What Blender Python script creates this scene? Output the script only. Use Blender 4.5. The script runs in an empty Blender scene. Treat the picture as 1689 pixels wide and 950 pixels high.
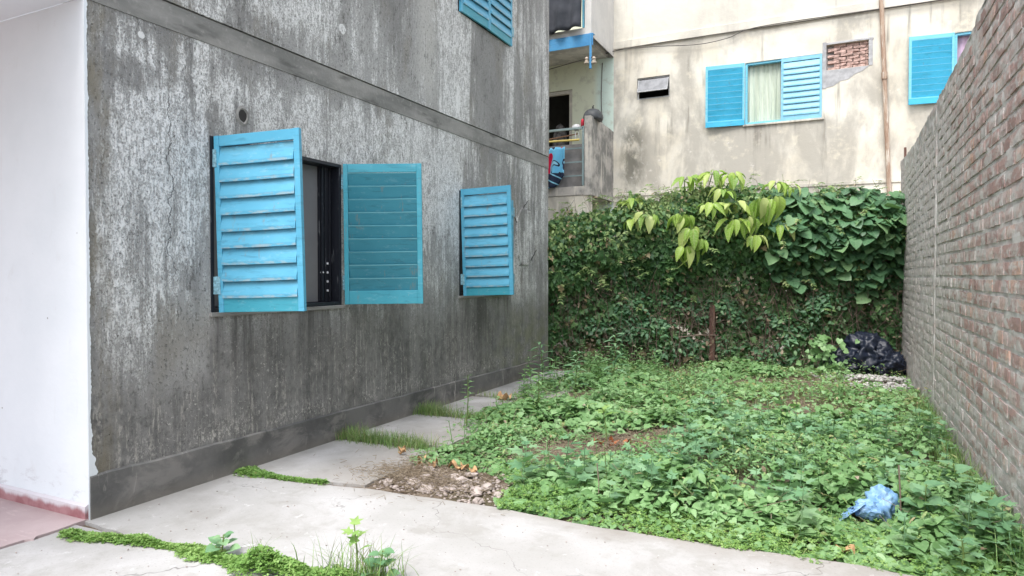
import bpy, math, random
import numpy as np
from mathutils import Vector, noise as mnoise
random.seed(7); rng = np.random.default_rng(7)
C = bpy.context.scene.collection
SC = bpy.context.scene
R = math.radians
# ------------------------------------------------------------------ camera, sky, sun, exposure
cam = bpy.data.objects.new('camera', bpy.data.cameras.new('camera')); C.objects.link(cam)
cam.data.sensor_width = 36; cam.data.lens = 36*1110/1689
cam.data.clip_start = 0.05; cam.data.clip_end = 2000
cam.location = (4.001, -2.477, 1.45)
cam.rotation_euler = (R(90-1.032), 0, R(25.963))
SC.camera = cam
w = bpy.data.worlds.new('World'); SC.world = w; w.use_nodes = True
wn = w.node_tree; bg = wn.nodes['Background']
sky = wn.nodes.new('ShaderNodeTexSky'); sky.sky_type = 'NISHITA'; sky.sun_disc = False
SUN_EL, SUN_AZ = 60, 186            # azimuth clockwise from +Y
sky.sun_elevation = R(SUN_EL); sky.sun_rotation = R(SUN_AZ)
sky.air_density = 1.0; sky.dust_density = 2.5; sky.ozone_density = 1.0
hs = wn.nodes.new('ShaderNodeHueSaturation'); hs.inputs['Saturation'].default_value = 0.38
wn.links.new(sky.outputs[0], hs.inputs['Color']); wn.links.new(hs.outputs[0], bg.inputs['Color'])
bg.inputs['Strength'].default_value = 0.15
sun = bpy.data.objects.new('sun', bpy.data.lights.new('sun', 'SUN')); C.objects.link(sun)
sun.data.energy = 1.15; sun.data.angle = R(30); sun.data.color = (1, .985, .955)
sun.rotation_euler = (R(90-SUN_EL), 0, R(180-SUN_AZ))
SC.view_settings.view_transform = 'Standard'; SC.view_settings.look = 'None'
SC.view_settings.exposure = 1.3; SC.view_settings.gamma = 1
# ------------------------------------------------------------------ helpers: materials
class NT:
    def __init__(s, name):
        s.m = bpy.data.materials.new(name); s.m.use_nodes = True; s.t = s.m.node_tree
        s.b = s.t.nodes['Principled BSDF']; s.out = s.t.nodes['Material Output']
        s.geo = s.t.nodes.new('ShaderNodeNewGeometry')
        s.pos = s.geo.outputs['Position']; s.isl = s.geo.outputs['Random Per Island']
        sp = s.t.nodes.new('ShaderNodeSeparateXYZ'); s.t.links.new(s.pos, sp.inputs[0])
        s.x, s.y, s.z = sp.outputs
    def put(s, sock, v):
        if isinstance(v, bpy.types.NodeSocket): s.t.links.new(v, sock)
        elif isinstance(v, (tuple, list)) and sock.type == 'RGBA': sock.default_value = tuple(v)+((1,) if len(v) == 3 else ())
        elif isinstance(v, (int, float)) and sock.type == 'RGBA': sock.default_value = (v, v, v, 1)
        else: sock.default_value = v
    def scale(s, v, sc, loc=(0, 0, 0)):
        n = s.t.nodes.new('ShaderNodeMapping'); s.put(n.inputs[0], v)
        n.inputs['Scale'].default_value = sc; n.inputs['Location'].default_value = loc; return n.outputs[0]
    def noise(s, sc, detail=4, rough=.55, dist=0, v=None, loc=None, col=False):
        n = s.t.nodes.new('ShaderNodeTexNoise'); v = v or s.pos
        if isinstance(sc, tuple): v = s.scale(v, sc, loc or (0, 0, 0)); sc = 1
        elif loc: v = s.scale(v, (1, 1, 1), loc)
        s.put(n.inputs['Vector'], v); n.inputs['Scale'].default_value = sc; n.inputs['Detail'].default_value = detail
        n.inputs['Roughness'].default_value = rough; n.inputs['Distortion'].default_value = dist
        return n.outputs[1 if col else 0]
    def vor(s, sc, feat='F1', v=None, rnd=1):
        n = s.t.nodes.new('ShaderNodeTexVoronoi'); n.feature = feat; v = v or s.pos
        if isinstance(sc, tuple): v = s.scale(v, sc); sc = 1
        s.put(n.inputs['Vector'], v); n.inputs['Scale'].default_value = sc; n.inputs['Randomness'].default_value = rnd
        return n.outputs['Distance']
    def f(s, op, a, b=0, c=0):
        n = s.t.nodes.new('ShaderNodeMath'); n.operation = op
        s.put(n.inputs[0], a); s.put(n.inputs[1], b); s.put(n.inputs[2], c); return n.outputs[0]
    def add(s, a, b): return s.f('ADD', a, b)
    def mul(s, a, b): return s.f('MULTIPLY', a, b)
    def sm(s, v, lo, hi, a=0, b=1):
        n = s.t.nodes.new('ShaderNodeMapRange'); n.interpolation_type = 'SMOOTHSTEP'
        s.put(n.inputs[0], v)
        if lo > hi: lo, hi, a, b = hi, lo, b, a
        for i, q in zip((1, 2, 3, 4), (lo, hi, a, b)): n.inputs[i].default_value = q
        return n.outputs[0]
    def mix(s, fac, a, b, mode='MIX'):
        n = s.t.nodes.new('ShaderNodeMix'); n.data_type = 'RGBA'; n.blend_type = mode
        s.put(n.inputs[0], fac); s.put(n.inputs[6], a); s.put(n.inputs[7], b); return n.outputs[2]
    def ramp(s, fac, pts):
        n = s.t.nodes.new('ShaderNodeValToRGB'); s.put(n.inputs[0], fac); e = n.color_ramp.elements
        while len(e) < len(pts): e.new(0.5)
        for q, (p, c) in zip(e, pts): q.position = p; q.color = (*c, 1) if len(c) == 3 else c
        return n.outputs[0]
    def bump(s, h, strength=.5, dist=.01):
        n = s.t.nodes.new('ShaderNodeBump'); n.inputs['Strength'].default_value = strength; n.inputs['Distance'].default_value = dist
        s.put(n.inputs['Height'], h); s.t.links.new(n.outputs[0], s.b.inputs['Normal']); return s
    def done(s, col, rough=.85, spec=.3, metal=0):
        s.put(s.b.inputs['Base Color'], col); s.put(s.b.inputs['Roughness'], rough)
        s.b.inputs['Specular IOR Level'].default_value = spec; s.b.inputs['Metallic'].default_value = metal; return s.m
def simple(name, col, rough=.7, spec=.3, var=.15, sc=6, metal=0):
    n = NT(name); f = n.sm(n.noise(sc, 5), .3, .7)
    return n.done(n.mix(f, tuple(c*(1-var) for c in col), tuple(c*(1+var) for c in col)), rough, spec, metal)

def m_weathered():
    n = NT('weathered_concrete')
    def blob(y, z, ry, rz, pw=1):      # an old patch of lime wash or damp with a noisy outline, at a place of the wall
        a = n.mul(n.add(n.y, -y), 1/ry); b = n.mul(n.add(n.z, -z), 1/rz)
        return n.mul(n.sm(n.add(n.add(n.mul(a, a), n.mul(b, b)), n.add(n.mul(n.add(wob, -.5), 1.9), n.mul(n.add(n.noise((1, 14, 2.2), 5, .7), -.5), 2.2))), 1.35, .15), pw)
    wob = n.noise((1, 3.2, 1.5), 6, .65)
    big = n.noise((1, .9, .45), 5, .6)
    strk = n.noise((1, 4.6, .38), 7, .68, .3)
    strk2 = n.noise((1, 9, .5), 5, .65, .4, loc=(0, 3, 1))
    fine = n.noise((1, 85, 60), 4, .75)
    grit = n.noise(170, 3, .7)
    mid = n.noise((1, 36, 15), 6, .75, .3)
    mac = n.noise((1, 12, 7), 5, .7, loc=(0, 1, 8)); mould = n.mul(n.sm(n.noise((1, 5, 3), 6, .75, loc=(0, 6, 6)), .54, .62), n.sm(mid, .46, .56))
    col = n.mix(n.sm(big, .35, .65), (.22, .218, .212), (.37, .368, .36))
    col = n.mix(n.mul(n.sm(mac, .45, .62), .6), col, (.30, .298, .285))
    col = n.mix(n.mul(n.sm(n.noise((1, 2.5, 1.2), 5, .6, loc=(0, 7, 3)), .5, .66), .35), col, (.24, .215, .165))
    L = n.f('MAXIMUM', blob(.45, 1.95, .38, .95), n.f('MAXIMUM', blob(3.4, 2.5, .8, .75, .9), blob(2.3, 2.75, 1.6, .28, .7)))
    L = n.f('MAXIMUM', L, n.f('MAXIMUM', blob(6.1, 1.4, .45, .9, .6), n.f('MAXIMUM', blob(4.3, 3.9, .55, 1.3, .9), blob(1.7, 4.2, .6, .9, .7))))
    L = n.f('MAXIMUM', L, n.mul(n.sm(n.f('ABSOLUTE', n.add(n.y, n.add(-4.30, n.mul(n.noise((1, 1, 2), 3), .12)))), .09, .02), n.sm(n.z, 2.25, 2.6)))
    D = n.f('MAXIMUM', blob(.33, 1.60, .09, .55, .45), n.f('MAXIMUM', blob(.28, 2.72, .24, .12, .5), n.f('MAXIMUM', blob(5.0, 3.9, .45, 1.3), blob(3.0, 4.6, .3, 1.0, .8))))
    low = n.sm(n.add(n.z, n.mul(n.noise((1, 3, .8), 5, .6), .55)), 1.62, 1.02)
    low = n.mul(low, n.sm(n.add(n.y, n.mul(wob, .12)), .86, .94, .25, 1))
    low = n.f('MAXIMUM', low, n.sm(n.add(n.z, n.mul(wob, .5)), 1.15, .80))
    up = n.f('SUBTRACT', 1, low)
    patch = n.sm(n.add(n.add(n.mul(strk, .55), n.mul(n.noise((1, 1.3, .9), 5, .65, loc=(0, 9, 4)), .40)), n.mul(L, .13)), .435, .56)
    patch = n.mul(patch, n.sm(n.add(n.mul(D, .9), n.mul(n.add(strk2, -.5), 2.2)), .60, .10, .05, 1))
    patch = n.mul(patch, n.add(.12, n.mul(up, .88)))
    flk = n.sm(n.add(n.add(n.mul(fine, .45), n.add(n.mul(mid, .40), n.mul(mac, .18))), n.mul(n.add(patch, -.45), .065)), .487, .575)
    spl = n.f('MAXIMUM', blob(1.02, 3.66, .035, .10), n.f('MAXIMUM', blob(2.27, 3.64, .05, .05), n.f('MAXIMUM', blob(4.28, 3.50, .05, .22, .9), blob(.36, 2.98, .03, .03))))
    wide = n.mul(n.mul(n.sm(n.f('ABSOLUTE', n.add(n.y, n.add(-3.72, n.mul(wob, .15)))), .30, .05), n.sm(n.z, 3.1, 3.6)), .75)
    lime = n.mul(flk, n.add(n.mul(up, .16), n.add(.05, n.mul(patch, .79))))
    col = n.mix(wide, col, (.50, .495, .47))
    lime = n.f('MAXIMUM', lime, n.mul(n.sm(spl, .35, .6), .85))
    col = n.mix(n.mul(patch, .52), col, (.48, .48, .47))
    col = n.mix(lime, col, (.78, .785, .775))
    dspk = n.mul(n.sm(n.add(n.mul(grit, .35), n.mul(n.noise((1, 42, 30), 4, .75, loc=(0, 2, 2)), .7)), .575, .64), .8)
    col = n.mix(dspk, col, (.12, .117, .11))
    col = n.mix(n.mul(mould, .65), col, (.085, .082, .076))
    # damp and wash-down
    dk = n.mul(n.sm(strk2, .52, .72), n.sm(n.noise((1, .8, .5), 3, loc=(0, 5, 7)), .42, .62))
    col = n.mix(n.mul(n.f('MAXIMUM', dk, n.mul(D, .5)), .6), col, (.13, .13, .128))
    col = n.mix(n.mul(low, .75), col, n.mix(n.sm(n.add(n.mul(n.noise(9, 6, .7), .5), n.mul(strk, .5)), .42, .58), (.10, .099, .096), (.215, .212, .203)))
    run = n.mul(n.mul(n.sm(n.noise((1, 26, 1.1), 5, .7, .5), .50, .60), n.sm(mid, .45, .6)), low)
    col = n.mix(n.mul(run, .8), col, (.42, .405, .37))
    sill = n.mul(n.f('MAXIMUM', n.mul(n.sm(n.y, .84, .92), n.sm(n.y, 2.34, 2.22)), n.mul(n.sm(n.y, 4.28, 4.36), n.sm(n.y, 5.78, 5.66))), n.mul(n.sm(n.z, 1.20, 1.15), n.sm(n.add(n.z, n.mul(n.noise((1, 9, .6), 4, .6), .6)), .80, 1.35)))
    col = n.mix(n.mul(sill, n.sm(strk2, .42, .60, .15, .75)), col, (.09, .088, .084))
    chip = n.mul(n.sm(n.noise((1, 44, 34), 6, .75, .6), .575, .63), n.mul(n.sm(n.noise(3.1, 3), .42, .58), low))
    edge = n.mul(n.sm(n.z, .26, .30), n.sm(n.z, .50, .28))
    chip2 = n.mul(n.sm(n.noise((1, 50, 34), 6, .75, .8), .52, .58), n.mul(edge, n.sm(n.noise(2.4, 3, loc=(0, 1, 1)), .42, .55)))
    col = n.mix(n.mul(n.f('MAXIMUM', chip, chip2), .8), col, (.56, .54, .50))
    och = n.mul(n.sm(n.add(n.y, n.mul(n.noise(6, 4), .35)), .42, .16), n.sm(n.noise((1, 12, 2.2), 4), .35, .65))
    col = n.mix(n.mul(och, .7), col, (.21, .185, .13))
    gr = n.mul(n.mul(n.sm(n.y, 4.4, 6.4), n.sm(n.z, 1.5, .4)), n.sm(n.noise(4, 4), .35, .6))
    col = n.mix(n.mul(gr, .55), col, (.22, .23, .13))
    pit = n.sm(n.vor(24), .13, .06); pitm = n.mul(pit, n.sm(n.noise(7, 3), .5, .6))
    col = n.mix(n.mul(pitm, .8), col, (.05, .05, .05))
    cy_ = n.add(n.y, n.add(-.56, n.mul(n.add(n.noise((1, 1, 3.5), 5, .7), -.5), .25)))
    crk = n.mul(n.sm(n.f('ABSOLUTE', cy_), .0045, .001), n.mul(n.sm(n.z, 1.3, 1.5), n.sm(n.z, 2.8, 2.6)))
    col = n.mix(n.mul(crk, .8), col, (.05, .05, .05))
    h = n.add(n.mul(lime, .5), n.add(n.mul(fine, .5), n.mul(grit, .25)))
    h = n.add(h, n.add(n.add(n.mul(pitm, -1.2), n.mul(dspk, -.5)), n.mul(crk, -1.5)))
    n.bump(h, .7, .012)
    return n.done(col, .92, .15)
M = {}
M['weathered'] = m_weathered()
def m_plinth():
    n = NT('plinth_render')
    col = n.mix(n.sm(n.noise((1, 2, 2), 5, .6), .35, .65), (.10, .10, .098), (.18, .177, .17))
    col = n.mix(n.mul(n.sm(n.noise((1, 3, 5), 6, .7, .4), .48, .64), .7), col, (.26, .25, .235))
    col = n.mix(n.mul(n.sm(n.z, .12, .0), .5), col, (.24, .22, .19))
    col = n.mix(n.mul(n.sm(n.noise((1, 18, 3), 5, .7, .6), .62, .68), n.sm(n.y, 2.0, 4.5, .3, .9)), col, (.42, .40, .37))
    col = n.mix(n.mul(n.sm(n.y, 5.2, 6.4), .45), col, (.16, .14, .11))
    n.bump(n.noise(26, 6, .7), .4, .01); return n.done(col, .9, .15)
M['plinth'] = m_plinth()
def m_band():
    n = NT('cement_band')
    col = n.mix(n.sm(n.noise((1, 1.5, 6), 5, .6), .35, .65), (.19, .19, .18), (.29, .285, .27))
    col = n.mix(n.mul(n.sm(n.noise(20, 6, .7), .55, .66), .5), col, (.36, .35, .33))
    col = n.mix(n.mul(n.sm(n.noise((1, 2, 9), 4), .55, .7), .6), col, (.07, .07, .066))
    n.bump(n.noise(30, 6, .7), .5, .01); return n.done(col, .92, .15)
M['band'] = m_band()
def m_white():
    n = NT('white_wall_paint')
    col = n.mix(n.sm(n.noise(2.2, 4), .3, .7), (.69, .735, .77), (.735, .775, .81))
    col = n.mix(n.mul(n.sm(n.noise((5, 1, 2.2), 6, .7, .5), .58, .72), .35), col, (.60, .61, .62))
    sp = n.sm(n.vor(4.3), .035, .015)
    col = n.mix(n.mul(sp, .8), col, (.2, .19, .18))
    sc = n.mul(n.sm(n.z, .35, .12), n.sm(n.noise((6, 1, 14), 5, .7), .52, .66))
    col = n.mix(n.mul(sc, .55), col, (.45, .45, .47))
    n.bump(n.add(n.noise(4, 4), n.mul(n.noise(40, 4), .12)), .22, .02); return n.done(col, .6, .3)
M['white'] = m_white()
def m_skirt():
    n = NT('red_skirting_paint')
    wv = n.add(n.z, n.mul(n.add(n.noise((9, 9, 2), 4, .6), -.5), .10))
    col = n.mix(n.sm(n.noise(12, 4), .35, .65), (.27, .11, .12), (.36, .19, .20))
    col = n.mix(n.sm(wv, .040, .075), col, (.60, .57, .60))
    n.bump(n.noise(30, 4), .3, .006); return n.done(col, .6, .35)
M['skirt'] = m_skirt()
def m_redfloor():
    n = NT('red_floor_cement')
    col = n.mix(n.sm(n.noise(2.2, 5, .6), .35, .65), (.43, .33, .33), (.49, .39, .39))
    col = n.mix(n.mul(n.sm(n.noise((5, 20, 1), 5, .7), .55, .7), .5), col, (.62, .50, .49))
    n.bump(n.noise(25, 5), .2, .005); return n.done(col, .7, .3)
M['redfloor'] = m_redfloor()
def m_conc():
    n = NT('pavement_concrete')
    col = n.mix(n.sm(n.noise(.9, 5, .6), .35, .65), (.42, .41, .395), (.52, .51, .505))
    col = n.mix(n.mul(n.sm(n.noise(4.5, 6, .65), .52, .66), .5), col, (.36, .345, .32))
    col = n.mix(n.mul(n.sm(n.noise(11, 6, .75, .5), .615, .66), .6), col, (.70, .70, .70))
    col = n.mix(n.mul(n.sm(n.noise(75, 4, .75), .56, .70), .6), col, (.25, .24, .22))
    col = n.mix(n.mul(n.sm(n.vor(5.5), .035, .02), .7), col, (.14, .12, .10))
    d = n.f('ABSOLUTE', n.add(n.y, -.62)); far = n.mul(n.sm(n.x, 1.1, .3), n.sm(n.noise(2, 5), .42, .6))
    col = n.mix(n.mul(far, .45), col, (.30, .285, .265))
    dq = n.noise(2.2, 4, .6, col=True); wv = n.t.nodes.new('ShaderNodeVectorMath'); wv.operation = 'MULTIPLY_ADD'
    n.put(wv.inputs[0], dq); wv.inputs[1].default_value = (.8, .8, .0); n.put(wv.inputs[2], n.pos)
    ck = n.mul(n.sm(n.vor((.55, .55, .01), 'DISTANCE_TO_EDGE', wv.outputs[0]), .0035, .0012), n.sm(n.noise(.7, 3), .46, .54))
    col = n.mix(n.mul(ck, .7), col, (.15, .14, .13))
    col = n.mix(n.mul(n.sm(n.noise(1.7, 6, .7, .4, loc=(3, 1, 0)), .54, .64), .35), col, (.33, .315, .29))
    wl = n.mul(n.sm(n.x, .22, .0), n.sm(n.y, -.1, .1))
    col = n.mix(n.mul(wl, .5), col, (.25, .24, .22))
    gv = n.sm(n.add(n.y, n.mul(n.noise(3, 5, .6), .5)), 1.25, 1.55)      # soil washed on to the slabs near the bed
    gv = n.mul(gv, n.sm(n.x, .2, 1.0)); col = n.mix(n.mul(gv, .45), col, (.24, .20, .16))
    n.bump(n.add(n.noise(14, 5, .6), n.mul(n.noise(90, 3), .3)), .25, .008); return n.done(col, .85, .25)
M['conc'] = m_conc()
def m_soil():
    n = NT('garden_soil')
    col = n.mix(n.sm(n.noise(6, 6, .65), .35, .65), (.13, .095, .065), (.25, .20, .155))
    col = n.mix(n.mul(n.sm(n.noise(28, 5, .7), .55, .68), .7), col, (.36, .31, .26))
    col = n.mix(n.mul(n.sm(n.noise(1.1, 4), .5, .65), .4), col, (.10, .11, .05))
    n.bump(n.noise(30, 6, .7), .9, .03); return n.done(col, .95, .1)
M['soil'] = m_soil()
def m_brick():
    n = NT('clay_brick')
    oi = n.t.nodes.new('ShaderNodeObjectInfo').outputs['Random']
    r = n.f('FRACT', n.add(n.mul(oi, 7.13), n.mul(n.isl, 3.7)))
    col = n.ramp(r, [(0, (.36, .24, .215)), (.3, (.48, .325, .295)), (.6, (.54, .39, .355)), (.85, (.58, .47, .44)), (1, (.64, .41, .32))])
    col = n.mix(n.mul(n.sm(n.noise(26, 6, .7), .45, .65), .6), col, (.33, .255, .245))
    far = n.sm(n.y, 3.2, 6.2, 0, .20); lo = n.sm(n.z, .8, .3, 0, .07)
    v = n.add(n.add(n.noise((1, 5, 9), 6, .7, .5), far), lo)
    col = n.mix(n.mul(n.sm(v, .44, .60), .84), col, n.mix(n.sm(n.noise(8, 4), .4, .6), (.52, .495, .475), (.66, .635, .61)))
    n.bump(n.add(n.noise(45, 6, .7), n.mul(n.noise(14, 4), .8)), .8, .012); return n.done(col, .93, .12)
M['brick'] = m_brick()
def m_mortar():
    n = NT('rough_mortar')
    col = n.mix(n.sm(n.noise(3, 5, .6), .35, .65), (.52, .495, .475), (.66, .635, .61))
    col = n.mix(n.mul(n.sm(n.noise(20, 6, .7), .55, .68), .8), col, (.64, .635, .63))
    col = n.mix(n.mul(n.sm(n.noise((1, 7, 4), 5, .7), .52, .66), .65), col, (.34, .325, .31))
    col = n.mix(n.mul(n.sm(n.noise((1, 5, 8), 5, .65, loc=(0, 4, 2)), .48, .60), .55), col, (.50, .395, .37))
    n.bump(n.add(n.noise(36, 6, .75), n.mul(n.noise(11, 5), 1.0)), .7, .012); return n.done(col, .95, .1)
M['mortar'] = m_mortar()
def m_facade():
    n = NT('stained_cream_render')
    col = n.mix(n.sm(n.noise(1.1, 5, .6), .35, .65), (.66, .61, .51), (.77, .735, .65))
    dirt = n.noise((1.1, 1, .5), 6, .62, .3)
    under = n.sm(n.z, 4.7, 4.35)                                       # run-off below the sills
    lowd = n.mul(under, n.sm(n.z, 3.2, 4.2, .4, 1)); lowd = n.add(n.mul(lowd, .5), n.mul(lowd, n.mul(n.sm(n.f('ABSOLUTE', n.add(n.x, -2.6)), 1.5, .8), 1.1)))
    a = n.sm(n.add(dirt, n.mul(lowd, .10)), .46, .62)
    col = n.mix(n.mul(a, .85), col, (.42, .395, .345))
    st = n.noise((6, 1, .35), 5, .6, .3)
    col = n.mix(n.mul(n.mul(n.sm(st, .52, .68), n.sm(n.noise((.9, 1, .7), 3, loc=(4, 0, 2)), .45, .6)), .7), col, (.20, .185, .16))
    bl = n.mul(n.sm(n.f('ABSOLUTE', n.add(n.x, .12)), .45, .05), n.sm(n.f('ABSOLUTE', n.add(n.z, -4.1)), 1.15, .3))
    col = n.mix(n.mul(n.mul(bl, n.sm(n.noise((3, 1, 1.6), 6, .65), .40, .58)), .85), col, (.15, .145, .12))
    bt = n.sm(n.noise(2.4, 6, .65), .54, .68); col = n.mix(n.mul(bt, .5), col, (.80, .74, .60))
    pk = n.mul(n.sm(n.noise(6, 5, .7), .58, .66), n.sm(n.noise(1.3, 3, loc=(9, 0, 0)), .5, .6))
    col = n.mix(n.mul(pk, .5), col, (.80, .77, .72))
    up = n.sm(n.z, 6.2, 6.6); col = n.mix(n.mul(up, .55), col, (.70, .675, .61))
    n.bump(n.add(n.noise(9, 5), n.mul(n.noise(50, 4, .7), .4)), .35, .015); return n.done(col, .9, .15)
M['facade'] = m_facade()
def m_mint():
    n = NT('mint_wall_paint')
    col = n.mix(n.sm(n.x, -1.05, -.85), (.70, .72, .56), (.68, .80, .72))
    col = n.mix(n.mul(n.sm(n.noise(4, 5, .65), .5, .66), .5), col, (.45, .44, .36))
    n.bump(n.noise(20, 4), .2, .01); return n.done(col, .8, .2)
M['mint'] = m_mint()
def m_parapet():
    n = NT('mouldy_parapet_render')
    col = n.mix(n.sm(n.noise(2.4, 6, .65), .4, .62), (.24, .235, .22), (.52, .49, .45))
    col = n.mix(n.mul(n.sm(n.noise((9, 9, 1), 5, .65), .54, .66), .7), col, (.70, .66, .58))
    col = n.mix(n.mul(n.sm(n.z, 6.2, 6.4), .75), col, (.74, .73, .71))
    n.bump(n.noise(26, 5, .7), .5, .012); return n.done(col, .9, .15)
M['parapet'] = m_parapet()
def m_paint(name, a, b, chips=.5, rough=.42, chipcol=(.30, .33, .33), edge=None, slat=False):
    n = NT(name)
    oi = n.t.nodes.new('ShaderNodeObjectInfo').outputs['Random']
    col = n.mix(n.f('FRACT', n.add(n.mul(n.sm(n.noise(3, 4), .3, .7), .8), n.mul(oi, .2))), a, b)
    s = n.noise((9, 9, 22), 5, .7)
    col = n.mix(n.mul(n.sm(s, .56, .68), chips*.35), col, (.38, .58, .64))
    col = n.mix(n.mul(n.sm(n.noise(28, 6, .75), .64, .68), chips), col, chipcol)
    col = n.mix(n.mul(n.sm(n.noise((5, 5, 30), 6, .7, .5, loc=(2, 7, 1)), .52, .68), .45), col, tuple(c*.55 for c in a))
    col = n.mix(n.mul(n.sm(n.noise((14, 14, 2.5), 5, .7, loc=(5, 1, 3)), .60, .70), .5), col, (.22, .20, .17))
    col = n.mix(n.mul(n.sm(n.noise(46, 4, .7, loc=(1, 1, 9)), .72, .75), .8), col, (.12, .09, .07))
    if slat:                                  # grime under the overlap, paint worn thin along the lip
        tc = n.t.nodes.new('ShaderNodeTexCoord'); sp = n.t.nodes.new('ShaderNodeSeparateXYZ'); n.t.links.new(tc.outputs['Object'], sp.inputs[0])
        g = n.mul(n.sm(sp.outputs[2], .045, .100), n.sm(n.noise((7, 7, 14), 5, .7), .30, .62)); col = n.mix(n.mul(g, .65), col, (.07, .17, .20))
        l = n.mul(n.sm(sp.outputs[2], .004, -.012), n.sm(n.noise((11, 11, 30), 5, .7), .44, .58)); col = n.mix(n.mul(l, .7), col, (.34, .42, .44))
    if edge:                                  # light caught by each slat's folded hem, painted in as a paler band
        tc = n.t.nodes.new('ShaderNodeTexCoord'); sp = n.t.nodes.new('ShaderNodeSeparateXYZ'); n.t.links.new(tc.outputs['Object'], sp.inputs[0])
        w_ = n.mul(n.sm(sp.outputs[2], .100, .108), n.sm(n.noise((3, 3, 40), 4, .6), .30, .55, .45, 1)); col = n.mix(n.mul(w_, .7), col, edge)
    n.bump(n.add(n.noise(3.5, 3), n.mul(n.noise(50, 3), .08)), .18, .02); return n.done(col, rough, .45)
M['blue'] = m_paint('blue_shutter_paint', (.075, .335, .50), (.10, .395, .57))
M['blue_slat'] = m_paint('blue_slat_paint', (.08, .33, .49), (.115, .40, .57), .55, slat=True)
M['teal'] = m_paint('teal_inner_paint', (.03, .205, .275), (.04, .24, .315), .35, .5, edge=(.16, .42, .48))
M['tealrail'] = m_paint('teal_frame_paint', (.04, .29, .38), (.055, .33, .43), .5, .45)
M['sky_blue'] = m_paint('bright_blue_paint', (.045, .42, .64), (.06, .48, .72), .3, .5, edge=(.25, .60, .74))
M['grey_rail'] = m_paint('grey_green_railing_paint', (.22, .30, .31), (.30, .38, .38), .5, .5)
def m_blackframe():
    n = NT('black_frame_paint')
    col = n.mix(n.sm(n.noise((30, 30, 4), 5, .7), .60, .70), (.012, .014, .02), (.16, .17, .18))
    n.bump(n.noise(20, 4), .3, .005); return n.done(col, .45, .4)
M['black'] = m_blackframe()
M['sash'] = simple('grey_sash_board', (.17, .17, .175), .6, .3, .05)
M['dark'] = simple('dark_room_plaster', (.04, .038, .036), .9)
M['room'] = simple('room_plaster', (.40, .39, .38), .9)
M['steel'] = simple('blue_grey_hinge', (.20, .38, .46), .5, .4, .35, 60)
M['dots'] = simple('pale_rivet', (.7, .72, .75), .5)
M['glass'] = simple('dusty_vent_glass', (.24, .245, .26), .55, .3, .2, 9)
M['lilac'] = simple('lilac_curtain', (.52, .38, .50), .9)
M['pole_y'] = simple('yellow_pole_paint', (.70, .55, .16), .6)
M['stick'] = simple('brown_stick', (.28, .16, .10), .8)
M['porc'] = simple('insulator_ceramic', (.45, .38, .30), .4, .5)
M['cable'] = simple('cable_sheath', (.13, .12, .11), .7)
M['pot'] = simple('dark_grey_plastic', (.07, .075, .08), .5, .4)
M['redcloth'] = simple('red_cloth', (.60, .05, .08), .9)
M['whitecloth'] = simple('white_plastic', (.66, .66, .66), .6)
M['niche'] = simple('niche_brick', (.46, .32, .28), .95, .1, .35, 18)
M['cement'] = simple('grey_cement_patch', (.42, .42, .43), .9, .15, .18, 9)
def m_curtain():
    n = NT('pale_green_curtain'); col = n.mix(n.sm(n.noise((8, 8, 1), 4), .3, .7), (.50, .56, .46), (.64, .70, .60))
    return n.done(col, .9, .1)
M['curtain'] = m_curtain()
def m_tarp():
    n = NT('dark_shade_cloth'); col = n.mix(n.sm(n.noise(3, 5), .3, .7), (.045, .05, .06), (.08, .085, .10))
    n.bump(n.noise(8, 4), .3, .03); return n.done(col, .8, .2)
M['tarp'] = m_tarp()
def m_towel():
    n = NT('patterned_towel')
    v = n.noise(3.3, 0, .5, .9)
    col = n.ramp(v, [(0, (.5, .02, .06)), (.38, (.66, .04, .08)), (.40, (.16, .48, .70)), (.60, (.22, .56, .78)), (.62, (.03, .035, .06)), (.66, (.035, .04, .07)), (.68, (.3, .62, .78))])
    cr = n.t.nodes[-1]
    for nd in n.t.nodes:
        if nd.type == 'VALTORGB': nd.color_ramp.interpolation = 'CONSTANT'
    lo = n.sm(n.f('SINE', n.mul(n.add(n.z, n.mul(n.x, .5)), 40)), .82, .9)
    col = n.mix(n.mul(n.sm(n.z, 3.58, 3.56), 1), col, n.mix(lo, (.03, .04, .07), (.25, .55, .70)))
    return n.done(col, .95, .05)
M['towel'] = m_towel()
def m_rust(name, a, b, c):
    n = NT(name); col = n.mix(n.sm(n.noise((16, 16, 3), 6, .7), .4, .6), a, b)
    col = n.mix(n.mul(n.sm(n.noise((22, 22, 2), 5, .7, loc=(3, 0, 0)), .54, .62), .8), col, c)
    n.bump(n.noise(30, 5), .4, .008); return n.done(col, .85, .2)
M['pipe'] = m_rust('rusty_painted_pipe', (.33, .22, .16), (.46, .35, .27), (.66, .61, .53))
M['rust'] = m_rust('rusty_post_iron', (.10, .055, .045), (.16, .09, .07), (.07, .055, .045))
def m_bag():
    n = NT('black_bin_liner'); n.bump(n.noise(7, 2, .5, .5), .12, .03)
    return n.done((.014, .019, .035), .42, .4)
M['bag'] = m_bag()
def m_bluebag():
    n = NT('pale_blue_plastic'); col = n.mix(n.sm(n.noise(14, 3), .3, .7), (.26, .50, .82), (.42, .64, .90))
    n.bump(n.noise(26, 3, .6, 1), .35, .012); n.done(col, .35, .45)
    tr = n.t.nodes.new('ShaderNodeBsdfTranslucent'); n.put(tr.inputs[0], col); mx = n.t.nodes.new('ShaderNodeMixShader'); mx.inputs[0].default_value = .3
    n.t.links.new(n.b.outputs[0], mx.inputs[1]); n.t.links.new(tr.outputs[0], mx.inputs[2]); n.t.links.new(mx.outputs[0], n.out.inputs[0]); return n.m
M['bluebag'] = m_bluebag()
M['stone'] = simple('rubble_concrete', (.42, .36, .33), .95, .1, .25, 14)
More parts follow.
